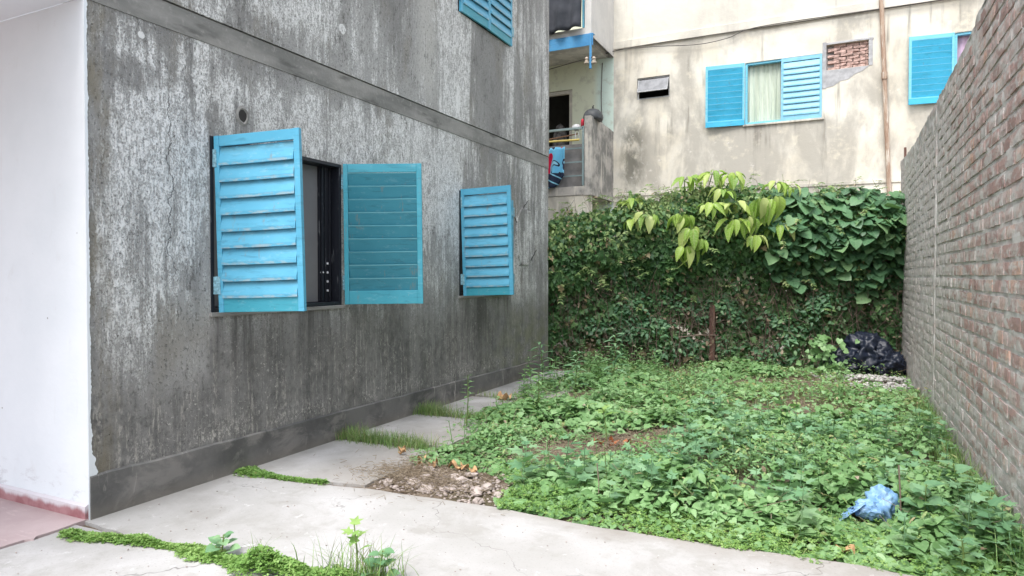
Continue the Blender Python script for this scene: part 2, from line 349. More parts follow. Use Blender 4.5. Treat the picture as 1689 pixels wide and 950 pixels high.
M['lime'] = simple('white_lime_rubble', (.50, .48, .46), .95, .1, .25, 20)
def m_leaf(name, cols, rough=.45, trans=.3, clump=.5, dry=None, vein=False):
    n = NT(name)
    oi = n.t.nodes.new('ShaderNodeObjectInfo').outputs['Random']
    r = n.f('FRACT', n.add(n.isl, n.mul(oi, 5.3)))
    v = n.add(n.mul(r, 1-clump), n.mul(n.sm(n.noise(1.7, 3), .3, .7), clump))
    k = len(cols)-1
    col = n.ramp(v, [(i/k, c) for i, c in enumerate(cols)])
    if dry: col = n.mix(n.mul(n.sm(n.f('FRACT', n.mul(n.isl, 13.7)), 1-dry[0], 1-dry[0]+.02), 1), col, dry[1])
    col = n.mix(n.mul(n.sm(n.noise(40, 3), .5, .7), .25), col, cols[-1])
    n.done(col, rough, .35)
    tr = n.t.nodes.new('ShaderNodeBsdfTranslucent'); n.put(tr.inputs[0], n.mix(.5, col, (.18, .32, .03)))
    mx = n.t.nodes.new('ShaderNodeMixShader'); mx.inputs[0].default_value = trans
    n.t.links.new(n.b.outputs[0], mx.inputs[1]); n.t.links.new(tr.outputs[0], mx.inputs[2]); n.t.links.new(mx.outputs[0], n.out.inputs[0])
    return n.m
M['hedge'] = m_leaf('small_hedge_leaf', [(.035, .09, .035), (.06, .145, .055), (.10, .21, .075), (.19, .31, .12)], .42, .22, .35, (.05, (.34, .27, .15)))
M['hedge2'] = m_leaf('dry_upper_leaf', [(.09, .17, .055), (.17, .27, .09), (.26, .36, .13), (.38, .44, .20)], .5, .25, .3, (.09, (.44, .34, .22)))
M['heart'] = m_leaf('heart_vine_leaf', [(.055, .14, .07), (.085, .20, .10), (.13, .27, .13), (.24, .38, .17)], .4, .22, .15)
M['lime_leaf'] = m_leaf('lime_broad_leaf', [(.20, .36, .06), (.31, .50, .08), (.46, .62, .13), (.60, .68, .26)], .36, .35, .0)
def veins(m, pale, k=34, amt=.55):
    t = m.node_tree; tc = t.nodes.new('ShaderNodeTexCoord'); sp = t.nodes.new('ShaderNodeSeparateXYZ'); t.links.new(tc.outputs['Object'], sp.inputs[0])
    def f(op, a, b=0.):
        n = t.nodes.new('ShaderNodeMath'); n.operation = op
        for s_, v in zip(n.inputs, (a, b)):
            if isinstance(v, bpy.types.NodeSocket): t.links.new(v, s_)
            else: s_.default_value = v
        return n.outputs[0]
    au = f('ABSOLUTE', sp.outputs[0]); mid_ = f('LESS_THAN', au, .014); side = f('GREATER_THAN', f('SINE', f('MULTIPLY', f('SUBTRACT', sp.outputs[1], f('MULTIPLY', au, .8)), k)), .82)
    fac = f('MULTIPLY', f('MAXIMUM', mid_, f('MULTIPLY', side, .55)), amt)
    b = t.nodes['Principled BSDF']; src = b.inputs['Base Color'].links[0].from_socket
    mx = t.nodes.new('ShaderNodeMix'); mx.data_type = 'RGBA'; t.links.new(fac, mx.inputs[0]); t.links.new(src, mx.inputs[6]); mx.inputs[7].default_value = (*pale, 1); t.links.new(mx.outputs[2], b.inputs['Base Color'])
veins(M['lime_leaf'], (.62, .66, .34), 48)
M['heart_single'] = m_leaf('single_heart_leaf', [(.055, .14, .07), (.085, .20, .10), (.13, .27, .13), (.24, .38, .17)], .4, .22, .15)
veins(M['heart_single'], (.30, .42, .24), 26, .4)
M['carpet'] = m_leaf('ground_heart_leaf', [(.105, .21, .075), (.175, .335, .125), (.26, .45, .19), (.38, .57, .28)], .42, .28, .4, (.015, (.34, .27, .10)))
M['clover'] = m_leaf('clover_leaf', [(.14, .27, .07), (.20, .37, .09), (.28, .46, .13), (.38, .54, .18)], .5, .3, .4, (.02, (.4, .36, .14)))
M['grass'] = m_leaf('grass_blade', [(.11, .21, .06), (.18, .32, .09), (.27, .41, .14), (.44, .46, .22)], .5, .25, .3, (.10, (.40, .34, .19)))
M['lobed'] = m_leaf('lobed_weed_leaf', [(.13, .29, .15), (.19, .37, .19), (.26, .45, .25), (.34, .52, .27)], .42, .28, .3)
M['dryleaf'] = simple('dead_leaf', (.48, .30, .16), .85, .15, .3, 30)
M['orangeleaf'] = simple('orange_dead_leaf', (.42, .14, .06), .85, .15, .35, 30)
M['straw'] = m_leaf('dry_straw', [(.20, .15, .10), (.30, .24, .17), (.42, .35, .26)], .9, .05, .2)
M['twig'] = m_leaf('dead_twig', [(.09, .065, .05), (.16, .115, .09), (.27, .21, .17)], .9, .0, .2)
M['stem'] = simple('green_stem', (.14, .20, .06), .7)
# ------------------------------------------------------------------ helpers: meshes
class MB:
    def __init__(s): s.v = []; s.f = []
    def add(s, vs, fs): o = len(s.v); s.v += [tuple(q) for q in vs]; s.f += [tuple(i+o for i in f) for f in fs]; return s
    def box(s, x0, x1, y0, y1, z0, z1):
        return s.add([(x0,y0,z0),(x1,y0,z0),(x1,y1,z0),(x0,y1,z0),(x0,y0,z1),(x1,y0,z1),(x1,y1,z1),(x0,y1,z1)],
                     [(0,3,2,1),(4,5,6,7),(0,1,5,4),(1,2,6,5),(2,3,7,6),(3,0,4,7)])
    def tube(s, pts, r, n=6, r2=None):
        pts = [Vector(p) for p in pts]; k = len(pts); r2 = r if r2 is None else r2; o = len(s.v)
        for i, p in enumerate(pts):
            d = (pts[min(i+1, k-1)]-pts[max(i-1, 0)]).normalized()
            a = d.cross(Vector((0, 0, 1)) if abs(d.z) < .9 else Vector((1, 0, 0))).normalized(); b = d.cross(a)
            rr = r+(r2-r)*i/max(k-1, 1)
            for j in range(n):
                t = 2*math.pi*j/n; s.v.append(tuple(p+(a*math.cos(t)+b*math.sin(t))*rr))
        for i in range(k-1):
            for j in range(n):
                s.f.append((o+i*n+j, o+i*n+(j+1) % n, o+(i+1)*n+(j+1) % n, o+(i+1)*n+j))
        s.f.append(tuple(o+j for j in range(n))[::-1]); s.f.append(tuple(o+(k-1)*n+j for j in range(n)))
        return s
def tag(o, label=None, cat=None, group=None, kind=None):
    for k, v in (('label', label), ('category', cat), ('group', group), ('kind', kind)):
        if v: o[k] = v
    return o
def link(name, me, mat, parent=None, loc=(0, 0, 0), smooth=False, bevel=0):
    if mat and not me.materials: me.materials.append(mat)
    o = bpy.data.objects.new(name, me); C.objects.link(o); o.parent = parent; o.location = loc
    if smooth:
        for p in me.polygons: p.use_smooth = True
    if bevel:
        b = o.modifiers.new('bevel', 'BEVEL'); b.width = bevel; b.segments = 2; b.limit_method = 'ANGLE'
    return o
def wloc(p):
    v = Vector((0, 0, 0))
    while p is not None: v += Vector(p.location); p = p.parent
    return v
def obj(name, mb, mat, parent=None, smooth=False, bevel=0, local=False, mesh=None):
    """vertices are in world space unless local; single-mesh things get their origin at their base"""
    v = np.array(mb.v, float)
    if local: off = np.zeros(3); loc = (0, 0, 0)
    elif parent is not None: off = np.array(wloc(parent)); loc = (0, 0, 0)
    else:
        off = np.array([(v[:, 0].min()+v[:, 0].max())/2, (v[:, 1].min()+v[:, 1].max())/2, v[:, 2].min()]); loc = tuple(off)
    me = bpy.data.meshes.new(name); me.from_pydata([tuple(q) for q in (v-off)], [], mb.f)
    me.update()
    return link(name, me, mat, parent, loc, smooth, bevel)
def empty(name, loc, label, cat, group=None, rz=0):
    o = bpy.data.objects.new(name, None); C.objects.link(o); o.location = loc; o.rotation_euler.z = rz; o.empty_display_size = .2
    return tag(o, label, cat, group)
def sub(name, parent, loc, rot=(0, 0, 0)):
    o = bpy.data.objects.new(name, None); C.objects.link(o); o.parent = parent; o.location = Vector(loc)-wloc(parent); o.rotation_euler = rot
    return o
def icosphere(n):
    import bmesh
    bm = bmesh.new(); bmesh.ops.create_icosphere(bm, subdivisions=n, radius=1)
    v = [tuple(q.co) for q in bm.verts]; f = [tuple(x.index for x in q.verts) for q in bm.faces]; bm.free(); return v, f
def wall_grid(axis, c0, c1, a0, a1, z0, z1, holes):
    """a wall slab between planes c0 and c1 on the given axis, with rectangular holes (a0,a1,z0,z1) and real reveals"""
    mb = MB(); P = (lambda c, a, z: (c, a, z)) if axis == 'x' else (lambda c, a, z: (a, c, z))
    A = sorted({a0, a1, *[h[0] for h in holes], *[h[1] for h in holes]}); Z = sorted({z0, z1, *[h[2] for h in holes], *[h[3] for h in holes]})
    inh = lambda a, z: any(h[0] < a < h[1] and h[2] < z < h[3] for h in holes)
    for i in range(len(A)-1):
        for j in range(len(Z)-1):
            if inh((A[i]+A[i+1])/2, (Z[j]+Z[j+1])/2): continue
            for c in (c0, c1): mb.add([P(c, A[i], Z[j]), P(c, A[i+1], Z[j]), P(c, A[i+1], Z[j+1]), P(c, A[i], Z[j+1])], [(0, 1, 2, 3)])
    for h in list(holes)+[(a0, a1, z0, z1)]:
        q = [(h[0], h[2]), (h[1], h[2]), (h[1], h[3]), (h[0], h[3])]
        for k in range(4):
            (p, r), (s_, t) = q[k], q[(k+1) % 4]
            mb.add([P(c0, p, r), P(c0, s_, t), P(c1, s_, t), P(c1, p, r)], [(0, 1, 2, 3)])
    return mb
# ------------------------------------------------------------------ ground and pavement (setting)
def sheet(name, x0, x1, y0, y1, nx, ny, zf, mat):
    xs = np.linspace(x0, x1, nx+1); ys = np.linspace(y0, y1, ny+1); mb = MB()
    mb.v = [(x, y, zf(x, y)) for y in ys for x in xs]
    mb.f = [(j*(nx+1)+i, j*(nx+1)+i+1, (j+1)*(nx+1)+i+1, (j+1)*(nx+1)+i) for j in range(ny) for i in range(nx)]
    return obj(name, mb, mat, smooth=True)
def nz(x, y, z=0): return mnoise.noise(Vector((x, y, z)))
def soil_z(x, y): return -.03+.022*nz(x*2, y*2)+.012*nz(x*7, y*7)+.01*max(0, y-3)*.3
tag(sheet('ground', -300, 300, -300, 300, 4, 4, lambda x, y: -.09, M['soil']), kind='structure')
tag(sheet('garden_bed', .95, 4.9, 1.2, 11.9, 90, 220, soil_z, M['soil']), kind='structure')
tag(sheet('lane_ground', -1.1, .95, 6.3, 11.9, 20, 60, lambda x, y: soil_z(x, y)-.005, M['soil']), kind='structure')
tag(sheet('joint_soil', .0, 1.25, -.6, 7.0, 12, 60, lambda x, y: -.022+.008*nz(x*6, y*6), M['soil']), kind='structure')
tag(sheet('joint_earth', 1.26, 5.0, -.4, 1.15, 30, 12, lambda x, y: -.022+.008*nz(x*6, y*6), M['soil']), kind='structure')
pav = empty('pavement', (2, 0, 0), None, None); tag(pav, kind='structure')
def slab(pts, z=0., th=.085, seed=0):
    """a poured slab: outline subdivided and made slightly ragged"""
    out = []
    for i in range(len(pts)):
        a, b = pts[i], pts[(i+1) % len(pts)]; L = math.dist(a, b); k = max(1, int(L/.06))
        for j in range(k):
            t = j/k; x = a[0]+(b[0]-a[0])*t; y = a[1]+(b[1]-a[1])*t
            out.append((x+.012*nz(x*9, y*9, seed), y+.014*nz(x*8, y*8, seed+5)))
    n = len(out); mb = MB()
    mb.v = [(x, y, z) for x, y in out]+[(x+.004*nz(x*30, y*30), y, z-th) for x, y in out]
    mb.f = [tuple(range(n))]+[(i, i+n, (i+1) % n+n, (i+1) % n) for i in range(n)]
    return obj('slab', mb, M['conc'], pav)
slab([(.004, -.035), (.6, -.055), (1.7, -.03), (4.9, .0), (4.9, 1.24), (4.05, 1.30), (3.4, 1.24), (2.6, 1.21), (2.07, 1.25), (1.1, 1.19), (.6, 1.09), (.004, 1.06)], seed=1)
slab([(.004, 1.13), (.6, 1.16), (1.05, 1.25), (1.045, 1.85), (1.02, 2.24), (.004, 2.20)], seed=2)
slab([(.004, 2.32), (1.0, 2.36), (.99, 3.42), (.004, 3.40)], .004, seed=3)
slab([(.004, 3.52), (.98, 3.55), (.97, 4.62), (.004, 4.60)], -.004, seed=4)
slab([(.004, 4.68), (.97, 4.70), (.97, 5.9), (.004, 5.9)], .002, seed=5)
slab([(.004, 5.95), (.97, 5.95), (.97, 7.1), (.004, 7.1)], -.003, seed=6)
slab([(.01, -.08), (.03, -.32), (.0, -.48), (.0, -6), (5.2, -6), (5.2, -.015), (1.7, -.055), (.6, -.09)], -.002, seed=7)
rf = MB()
edge = [(0, 0), (.0, -.06), (.012, -.2), (.006, -.3), (.035, -.33), (.0, -.36), (-.006, -.48), (.002, -1.2), (0, -6)]
vv = [(x+.003, y, .008) for x, y in edge]+[(-6, -6, .008), (-6, 0, .008)]
n_ = len(vv); rf.v = vv+[(x, y, -.06) for x, y, z in vv]; rf.f = [tuple(range(n_))]+[(i, i+n_, (i+1) % n_+n_, (i+1) % n_) for i in range(n_)]
tag(obj('porch_floor', rf, M['redfloor']), kind='structure')
# ------------------------------------------------------------------ grey apartment building on the left
bld = empty('apartment_building', (-4, 3.5, 0), 'weathered dark grey concrete building with blue louvred shutters and a white porch wall', 'building')
W1 = (.87, 2.26, 1.19, 2.44); W2 = (4.33, 5.70, 1.215, 2.45); U1 = (.87, 2.26, 4.51, 5.77); U2 = (4.29, 5.66, 4.51, 5.77)
obj('side_wall', wall_grid('x', -.2, 0, .0, 7.0, .20, 3.08, [W1, W2]), M['weathered'], bld)
obj('upper_wall', wall_grid('x', -.2, .012, .0, 7.0, 3.262, 9.9, [U1, U2]), M['weathered'], bld)
obj('cement_band', MB().box(-.2, .006, 0, 7.0, 3.081, 3.25).box(-.2, -.012, .0, 7.0, 3.25, 3.2615), M['band'], bld)
# plinth with a slightly wavy top edge, a little proud of the wall
mb = MB(); K = 120
for i in range(K+1):
    y = 7.0*i/K; h = .262-.008*y+.008*nz(y*3, 1)+.004*nz(y*14, 2)
    mb.v += [(.016, y, -.08), (.016, y, h-.01), (.002, y, h), (-.19, y, h), (-.19, y, -.08)]
for i in range(K):
    for j in range(4): mb.f.append((i*5+j, (i+1)*5+j, (i+1)*5+j+1, i*5+j+1))
mb.f += [(0, 1, 2, 3, 4), tuple(K*5+j for j in range(5))[::-1]]
obj('plinth', mb, M['plinth'], bld)
obj('rear_wall', wall_grid('y', 6.8, 7.0, -9, -.2, -.08, 9.9, []), M['weathered'], bld)
obj('roof', MB().box(-9.1, .15, -.15, 7.15, 9.9, 10.05), M['band'], bld)
obj('upper_front_wall', wall_grid('y', -.003, .2, -9, -.001, 3.26, 9.9, []), M['weathered'], bld)
# white porch wall with a ragged painted edge wrapping the corner
mb = wall_grid('y', -.006, .2, -7, -.001, -.05, 3.08, [])
K = 260
prev = None
for i in range(K+1):
    z = .0+3.08*i/K
    wv_ = .010+.009*nz(z*9, 3)+.012*abs(nz(z*31, 7))+(.035*max(0, 1-abs(z-.28)/.10)+.02*max(0, 1-abs(z-.36)/.03))
    cur = len(mb.v); mb.v += [(.0075, -.006, z), (.0075, max(wv_, .002), z), (.0, -.006, z), (.0, max(wv_, .002)+.002, z)]
    if prev is not None: mb.f += [(prev, prev+1, cur+1, cur), (prev+1, prev+3, cur+3, cur+1), (prev, cur, cur+2, prev+2)]
    prev = cur
obj('porch_wall', mb, M['white'], bld)
obj('porch_ceiling', MB().box(-7, .0, -3.2, -.0065, 3.081, 3.26), M['white'], bld)
obj('porch_pillar', MB().box(-.35, -.05, -3.2, -2.9, -.02, 3.08), M['white'], bld)
mb = MB(); K = 40
for i in range(K+1):
    x = -7+7*i/K; x = x-.0 if i < K else .0
    mb.v += [(x, -.026, 0), (x, -.026, .082+.003*nz(x*5, 0)), (x, -.007, .094+.004*nz(x*5, 0)), (x, -.007, 0)]
for i in range(K):
    for j in range(3): mb.f.append((i*4+j, (i+1)*4+j, (i+1)*4+j+1, i*4+j+1))
mb.f += [(0, 1, 2, 3), (K*4+3, K*4+2, K*4+1, K*4)]
obj('skirting', mb, M['skirt'], bld)
# the conduit hole above the large window: a dark socket with a broken rim
hole = MB(); k = 14
ring = lambda r, x, j: (x, 1.163+r*(1+.25*nz(j*1.3, 2))*math.cos(2*math.pi*j/k)*.8, 2.64+r*(1+.25*nz(j*1.7, 5))*math.sin(2*math.pi*j/k))
hole.v = [ring(.075, .001, j) for j in range(k)]+[ring(.056, .010, j) for j in range(k)]+[ring(.044, .003, j) for j in range(k)]
for a in (0, k):
    for j in range(k): hole.f.append((a+j, a+(j+1) % k, a+k+(j+1) % k, a+k+j))
ho = obj('conduit_hole', hole, M['band'], bld)
pl = MB(); pl.v = [ring(.045, .004, j) for j in range(k)]; pl.f = [tuple(range(k))]; obj('hole_bottom', pl, M['dark'], ho)
# broken render round a repair beside the small window
rp = MB(); Kp = 26; cy, cz = 6.15, 2.0
oy = [(.40+.07*nz(i*.9, 4))*math.cos(2*math.pi*i/Kp)*.75 for i in range(Kp)]; oz = [(.40+.06*nz(i*1.1, 8))*math.sin(2*math.pi*i/Kp) for i in range(Kp)]
rp.v = [(.001, cy+a*1.05, cz+b*1.05) for a, b in zip(oy, oz)]+[(.014, cy+a, cz+b) for a, b in zip(oy, oz)]+[(.012, cy+a*.85, cz+b*.85) for a, b in zip(oy, oz)]+[(.007, cy+a*.4, cz+b*.4) for a, b in zip(oy, oz)]
for q in range(3):
    for i in range(Kp): rp.f.append((q*Kp+i, q*Kp+(i+1) % Kp, (q+1)*Kp+(i+1) % Kp, (q+1)*Kp+i))
rp.f.append(tuple(3*Kp+i for i in range(Kp)))
obj('patched_render', rp, M['weathered'], bld)
for (dy, dz, ln, ang) in ((-.33, .25, .22, -50), (-.12, .36, .25, 35), (.16, .30, .3, -60), (-.18, -.40, .3, 12), (.2, -.33, .25, 40)):
    a = R(ang); p = [(.006, cy+dy+ln*t*math.cos(a)+.012*nz(t*9, dy*9), cz+dz+ln*t*math.sin(a)+.02*nz(t*7, dz*9)) for t in (0, .25, .5, .75, 1)]
    obj('crack', MB().tube(p, .005, 4), M['dark'], bld)
# rooms behind the windows
obj('room_wall', MB().box(-3.2, -3.1, .2, 6.8, .4, 3.0).box(-3.1, -.2, 3.2, 3.3, .4, 3.0).box(-3.1, -.2, .2, 6.8, .3, .4).box(-3.1, -.2, .2, 6.8, 2.98, 3.05), M['room'], bld)

def make_shutter(parent, hinge, ang, out, W=.695, H=1.25, tilt=0, face=('blue', 'tealrail'), nsl=9, bare=False, name='shutter', hinges=True):
    """local +x runs from the hinge across the leaf; the louvred outer face looks to local y*out"""
    s = sub(name, parent, hinge, (0, -tilt, ang))
    o = out; th = .028
    def yb(a, b): a, b = a*o, b*o; return (min(a, b), max(a, b))
    fr, sl = (M['blue'], M['blue_slat' if parent is bld else 'blue']) if face == 'outer' else (M['tealrail'], M['teal'])
    y0, y1 = yb(-.016, .016)
    obj('stile', MB().box(0, .04, y0, y1, 0, H), fr, s, local=True, bevel=.002)
    obj('stile', MB().box(W-.045, W, y0, y1, 0, H), fr, s, local=True, bevel=.002)
    y0, y1 = yb(-.013, .012)
    obj('top_rail', MB().box(.0405, W-.0455, y0, y1, H-.075, H-.001), fr, s, local=True, bevel=.002)
    bo = .12
    obj('bottom_rail', MB().box(.0405, W-.0455, y0, y1, .001, bo), M['tealrail'] if face == 'outer' else fr, s, local=True, bevel=.002)
    p = (H-.075-bo)/nsl
    me = None
    for i in range(nsl):
        z = bo+p*i
        if me is None:
            # folded metal slat: hem at the lower outer edge, sheet leaning inwards to the top
            prof = [(.0145, -.021), (.0245, -.019), (.0245, .004), (-.006, p*.95), (-.0165, p*.975), (-.0185, p*.955), (-.0155, p*.90), (.0125, .001)]
            mb = MB(); x0, x1 = .041, W-.046; seg = 5
            for q in range(seg+1):
                x = x0+(x1-x0)*q/seg; sag = -.0022*math.sin(math.pi*q/seg)
                mb.v += [(x, a*o, b+sag) for a, b in prof]
            m_ = len(prof)
            for q in range(seg):
                for j in range(m_): mb.f.append((q*m_+j, q*m_+(j+1) % m_, (q+1)*m_+(j+1) % m_, (q+1)*m_+j))
            mb.f += [tuple(range(m_)), tuple(seg*m_+j for j in range(m_))[::-1]]
            so = obj('slat', mb, sl, s, local=True); me = so.data
        else: so = link('slat', me, sl, s)
        so.location = (0, 0, z); so.rotation_euler = (0, random.uniform(-.003, .003), 0)
    if hinges:
        for hz in (.13, H-.22):
            mb = MB()
            for q in range(4): mb.tube([(-.012, .008*o, hz+.033*q), (-.012, .008*o, hz+.033*q+.028)], .011, 8)
            mb.box(-.04, .02, *yb(.0165, .0205), hz, hz+.125)
            obj('hinge', mb, M['steel'], s, local=True)
    return s
def frame(parent, plane, a0, a1, z0, z1, d0, d1, mat, t=.035, axis='x', name='window_frame'):
    P = (lambda b, a0, a1, z0, z1: b.box(d0, d1, a0, a1, z0, z1)) if axis == 'x' else (lambda b, a0, a1, z0, z1: b.box(a0, a1, d0, d1, z0, z1))
    mb = MB(); e = .001
    P(mb, a0+e, a0+t, z0+e, z1-e); P(mb, a1-t, a1-e, z0+e, z1-e); P(mb, a0+t+e, a1-t-e, z0+e, z0+t); P(mb, a0+t+e, a1-t-e, z1-t, z1-e)
    return obj(name, mb, mat, parent, bevel=.002)
# large window
f1 = frame(bld, 0, *W1, -.16, .004, M['black'], .03)
obj('sash_board', MB().box(-.135, -.12, .90, 2.09, 1.225, 2.405), M['sash'], f1)
obj('sash_stile', MB().box(-.14, -.10, 2.091, 2.125, 1.222, 2.408).box(-.095, -.075, 2.10, 2.118, 1.222, 2.408), M['black'], f1, bevel=.003)
obj('sash_panel', MB().box(-.12, -.09, 2.13, 2.225, 1.222, 2.408).box(-.09, -.078, 2.142, 2.152, 1.222, 2.408).box(-.09, -.075, 2.195, 2.21, 1.222, 2.408), M['black'], f1, bevel=.003)
for z in (1.32, 1.40, 1.48, 1.56): obj('rivet', MB().tube([(-.09, 2.175, z), (-.08, 2.175, z)], .010, 8), M['dots'], f1)
obj('rivet', MB().tube([(-.10, 2.108, 1.48), (-.07, 2.108, 1.48)], .007, 8), M['dots'], f1)
obj('window_sill', MB().box(-.2, .02, W1[0]-.01, W1[1]+.02, 1.16, 1.1895), M['band'], bld, bevel=.004)
s1 = make_shutter(bld, (.04, W1[0]+.048, 1.19), R(90-80), -1, face='outer', tilt=R(1.6), W=.69)
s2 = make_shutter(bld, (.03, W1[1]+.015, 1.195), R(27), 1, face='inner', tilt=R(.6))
# small-looking second window
f2 = frame(bld, 0, *W2, -.16, .004, M['black'], .03)
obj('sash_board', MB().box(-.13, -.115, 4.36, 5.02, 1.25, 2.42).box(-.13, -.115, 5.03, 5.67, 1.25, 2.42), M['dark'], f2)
obj('window_sill', MB().box(-.2, .018, W2[0]-.01, W2[1]+.02, 1.185, 1.2145), M['band'], bld, bevel=.004)
s3 = make_shutter(bld, (.035, W2[0]+.05, 1.215), R(90-86), -1, face='outer', W=.63, tilt=R(1.8))
s4 = make_shutter(bld, (.03, W2[1]-.01, 1.215), R(-90+8), 1, face='outer', W=.68)
# upper windows, shutters closed
for U in (U1, U2):
    fU = frame(bld, 0, *U, -.16, .006, M['black'], .03)
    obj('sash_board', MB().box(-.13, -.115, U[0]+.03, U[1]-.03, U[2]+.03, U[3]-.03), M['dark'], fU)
    make_shutter(bld, (.035, U[0]+.012, U[2]), R(90-1.5), -1, face='outer', W=.68)
    make_shutter(bld, (.035, U[1]-.012, U[2]), R(-90+1), 1, face='outer', W=.68)
# ------------------------------------------------------------------ cream building behind
cb = empty('rear_building', (2, 12.2, 0), 'stained cream rendered building behind the hedge with blue shutters and a balcony', 'building')
WA = (2.235, 3.66, 4.53, 5.78); WB = (5.83, 7.25, 4.60, 5.83); VT = (-.01, .70, 5.29, 5.755); NI = (3.735, 4.46, 5.435, 5.92)
obj('facade_wall', wall_grid('y', 12, 12.22, -.54, 10, -.08, 9.9, [WA, WB, VT, NI]), M['facade'], cb)
DR = (-2.35, -1.52, 3.40, 5.71)
obj('balcony_back_wall', wall_grid('y', 12.004, 12.22, -9, -.541, -.08, 9.9, [DR]), M['mint'], cb)
obj('ledge', MB().box(-.54, 10, 11.955, 11.998, 6.45, 6.615), M['facade'], cb, bevel=.006)
obj('lower_ledge', MB().box(-.54, 10, 11.98, 11.998, 3.20, 3.262), M['facade'], cb, bevel=.003)
obj('roof', MB().box(-9, 10.1, 11.8, 18, 9.9, 10.05), M['band'], cb)
obj('end_wall', wall_grid('x', 9.8, 10, 12.22, 18, -.08, 9.9, []), M['facade'], cb)
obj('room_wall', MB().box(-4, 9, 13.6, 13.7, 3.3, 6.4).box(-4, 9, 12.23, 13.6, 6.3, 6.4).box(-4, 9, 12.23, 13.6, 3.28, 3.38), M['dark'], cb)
fA = frame(cb, 0, *WA, 12.02, 12.10, M['sky_blue'], .045, 'y')
def curtain(x0, x1, z0, z1, y, mat, parent, fr=9):
    mb = MB(); k = 60
    for i in range(k+1):
        t = i/k; x = x0+(x1-x0)*t
        for j in range(6):
            zz = z1+(z0-z1)*j/5; g = .010+.02*j/5
            mb.v.append((x+.01*math.sin(j+t*20), y+g*math.sin(t*fr*6.283+.4*math.sin(j*1.3)), zz))
    for i in range(k):
        for j in range(5): mb.f.append((i*6+j, i*6+j+1, (i+1)*6+j+1, (i+1)*6+j))
    return obj('curtain', mb, mat, parent, smooth=True)
curtain(WA[0]+.02, 3.1, WA[2]+.02, WA[3]-.03, 12.14, M['curtain'], fA)
fB = frame(cb, 0, *WB, 12.02, 12.10, M['sky_blue'], .045, 'y')
curtain(WB[0]+.02, WB[1], WB[2]+.02, WB[3]-.03, 12.14, M['lilac'], fB)
M_b = M['blue'], M['tealrail'], M['teal']
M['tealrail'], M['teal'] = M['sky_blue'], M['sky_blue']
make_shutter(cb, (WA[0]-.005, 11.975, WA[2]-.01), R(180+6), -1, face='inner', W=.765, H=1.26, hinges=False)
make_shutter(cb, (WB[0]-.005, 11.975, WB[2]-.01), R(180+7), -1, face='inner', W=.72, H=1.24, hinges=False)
M['blue'] = m_paint('pale_blue_shutter_paint', (.20, .50, .68), (.27, .57, .74), .3, .45); M['tealrail'] = M['blue']
make_shutter(cb, (WA[1], 11.985, WA[2]), R(180), 1, face='outer', W=.74, H=1.235, nsl=9, hinges=False)
M['blue'], M['tealrail'], M['teal'] = M_b
obj('window_sill', MB().box(2.2, 3.7, 11.96, 12.1, 4.49, 4.528), M['facade'], cb, bevel=.004)
# vent window, hinged pane tilted out
M['vent'] = simple('vent_steel', (.42, .43, .44), .5, .4, .2, 20)
fV = frame(cb, 0, *VT, 12.03, 12.07, M['vent'], .03, 'y')
mb = MB(); mb.v = [(.03, 12.0, 5.70), (.67, 12.0, 5.70), (.67, 11.87, 5.42), (.03, 11.87, 5.42), (.03, 12.01, 5.705), (.67, 12.01, 5.705), (.67, 11.88, 5.41), (.03, 11.88, 5.41)]
mb.f = [(0, 1, 2, 3), (7, 6, 5, 4), (0, 4, 5, 1), (1, 5, 6, 2), (2, 6, 7, 3), (3, 7, 4, 0)]
obj('vent_pane', mb, M['glass'], fV)
obj('pane_edge', MB().tube([(.03, 11.87, 5.42), (.67, 11.87, 5.42)], .012, 6).tube([(.03, 11.87, 5.42), (.03, 12.0, 5.70)], .010, 6).tube([(.67, 11.87, 5.42), (.67, 12.0, 5.70)], .010, 6), M['vent'], fV)
# niche filled with rough bricks
ni = obj('brick_niche', MB().box(NI[0], NI[1], 12.12, 12.15, NI[2], NI[3]), M['cement'], cb)
obj('niche_surround', MB().box(NI[0]-.07, NI[0]-.001, 11.99, 12.0, NI[2]-.35, NI[3]+.06).box(NI[1]+.001, NI[1]+.07, 11.992, 12.0, NI[2]+.0, NI[3]+.03).box(NI[0]-.001, NI[1]+.08, 11.988, 12.0, NI[3]+.001, NI[3]+.04), M['cement'], cb, bevel=.004)
def rough_brick(L, H, D, seed, nx=3, nzv=2, amp=.006):
    """brick in local space, centred, its face looking to -y; the face is subdivided and uneven"""
    r = random.Random(seed); mb = MB(); g = []
    for j in range(nzv+1):
        for i in range(nx+1):
            ed = i in (0, nx) or j in (0, nzv)
            g.append((-L/2+L*i/nx+r.uniform(-1, 1)*.004, (-D+(.0025 if ed else 0)+r.uniform(-amp, amp)*.6), -H/2+H*j/nzv+r.uniform(-1, 1)*.003))
    mb.v = g+[(-L/2, 0, -H/2), (L/2, 0, -H/2), (L/2, 0, H/2), (-L/2, 0, H/2)]
    w_ = nx+1; b = len(g)
    mb.f = [(j*w_+i, j*w_+i+1, (j+1)*w_+i+1, (j+1)*w_+i) for j in range(nzv) for i in range(nx)]
    mb.f += [tuple([b]+[b+1]+[i for i in range(nx, -1, -1)]), tuple([b+3, nzv*w_]+[nzv*w_+i for i in range(1, nx+1)]+[b+2]),
             tuple([b]+[j*w_ for j in range(nzv+1)]+[b+3]), tuple([b+1, b+2]+[j*w_+nx for j in range(nzv, -1, -1)])]
    return mb
nm = []
for q in range(4):
    mb = rough_brick(.21, .052, .07, 40+q, 3, 2, .012); me = bpy.data.meshes.new('niche_brick'); me.from_pydata(mb.v, [], mb.f); me.materials.append(M['niche']); nm.append(me)
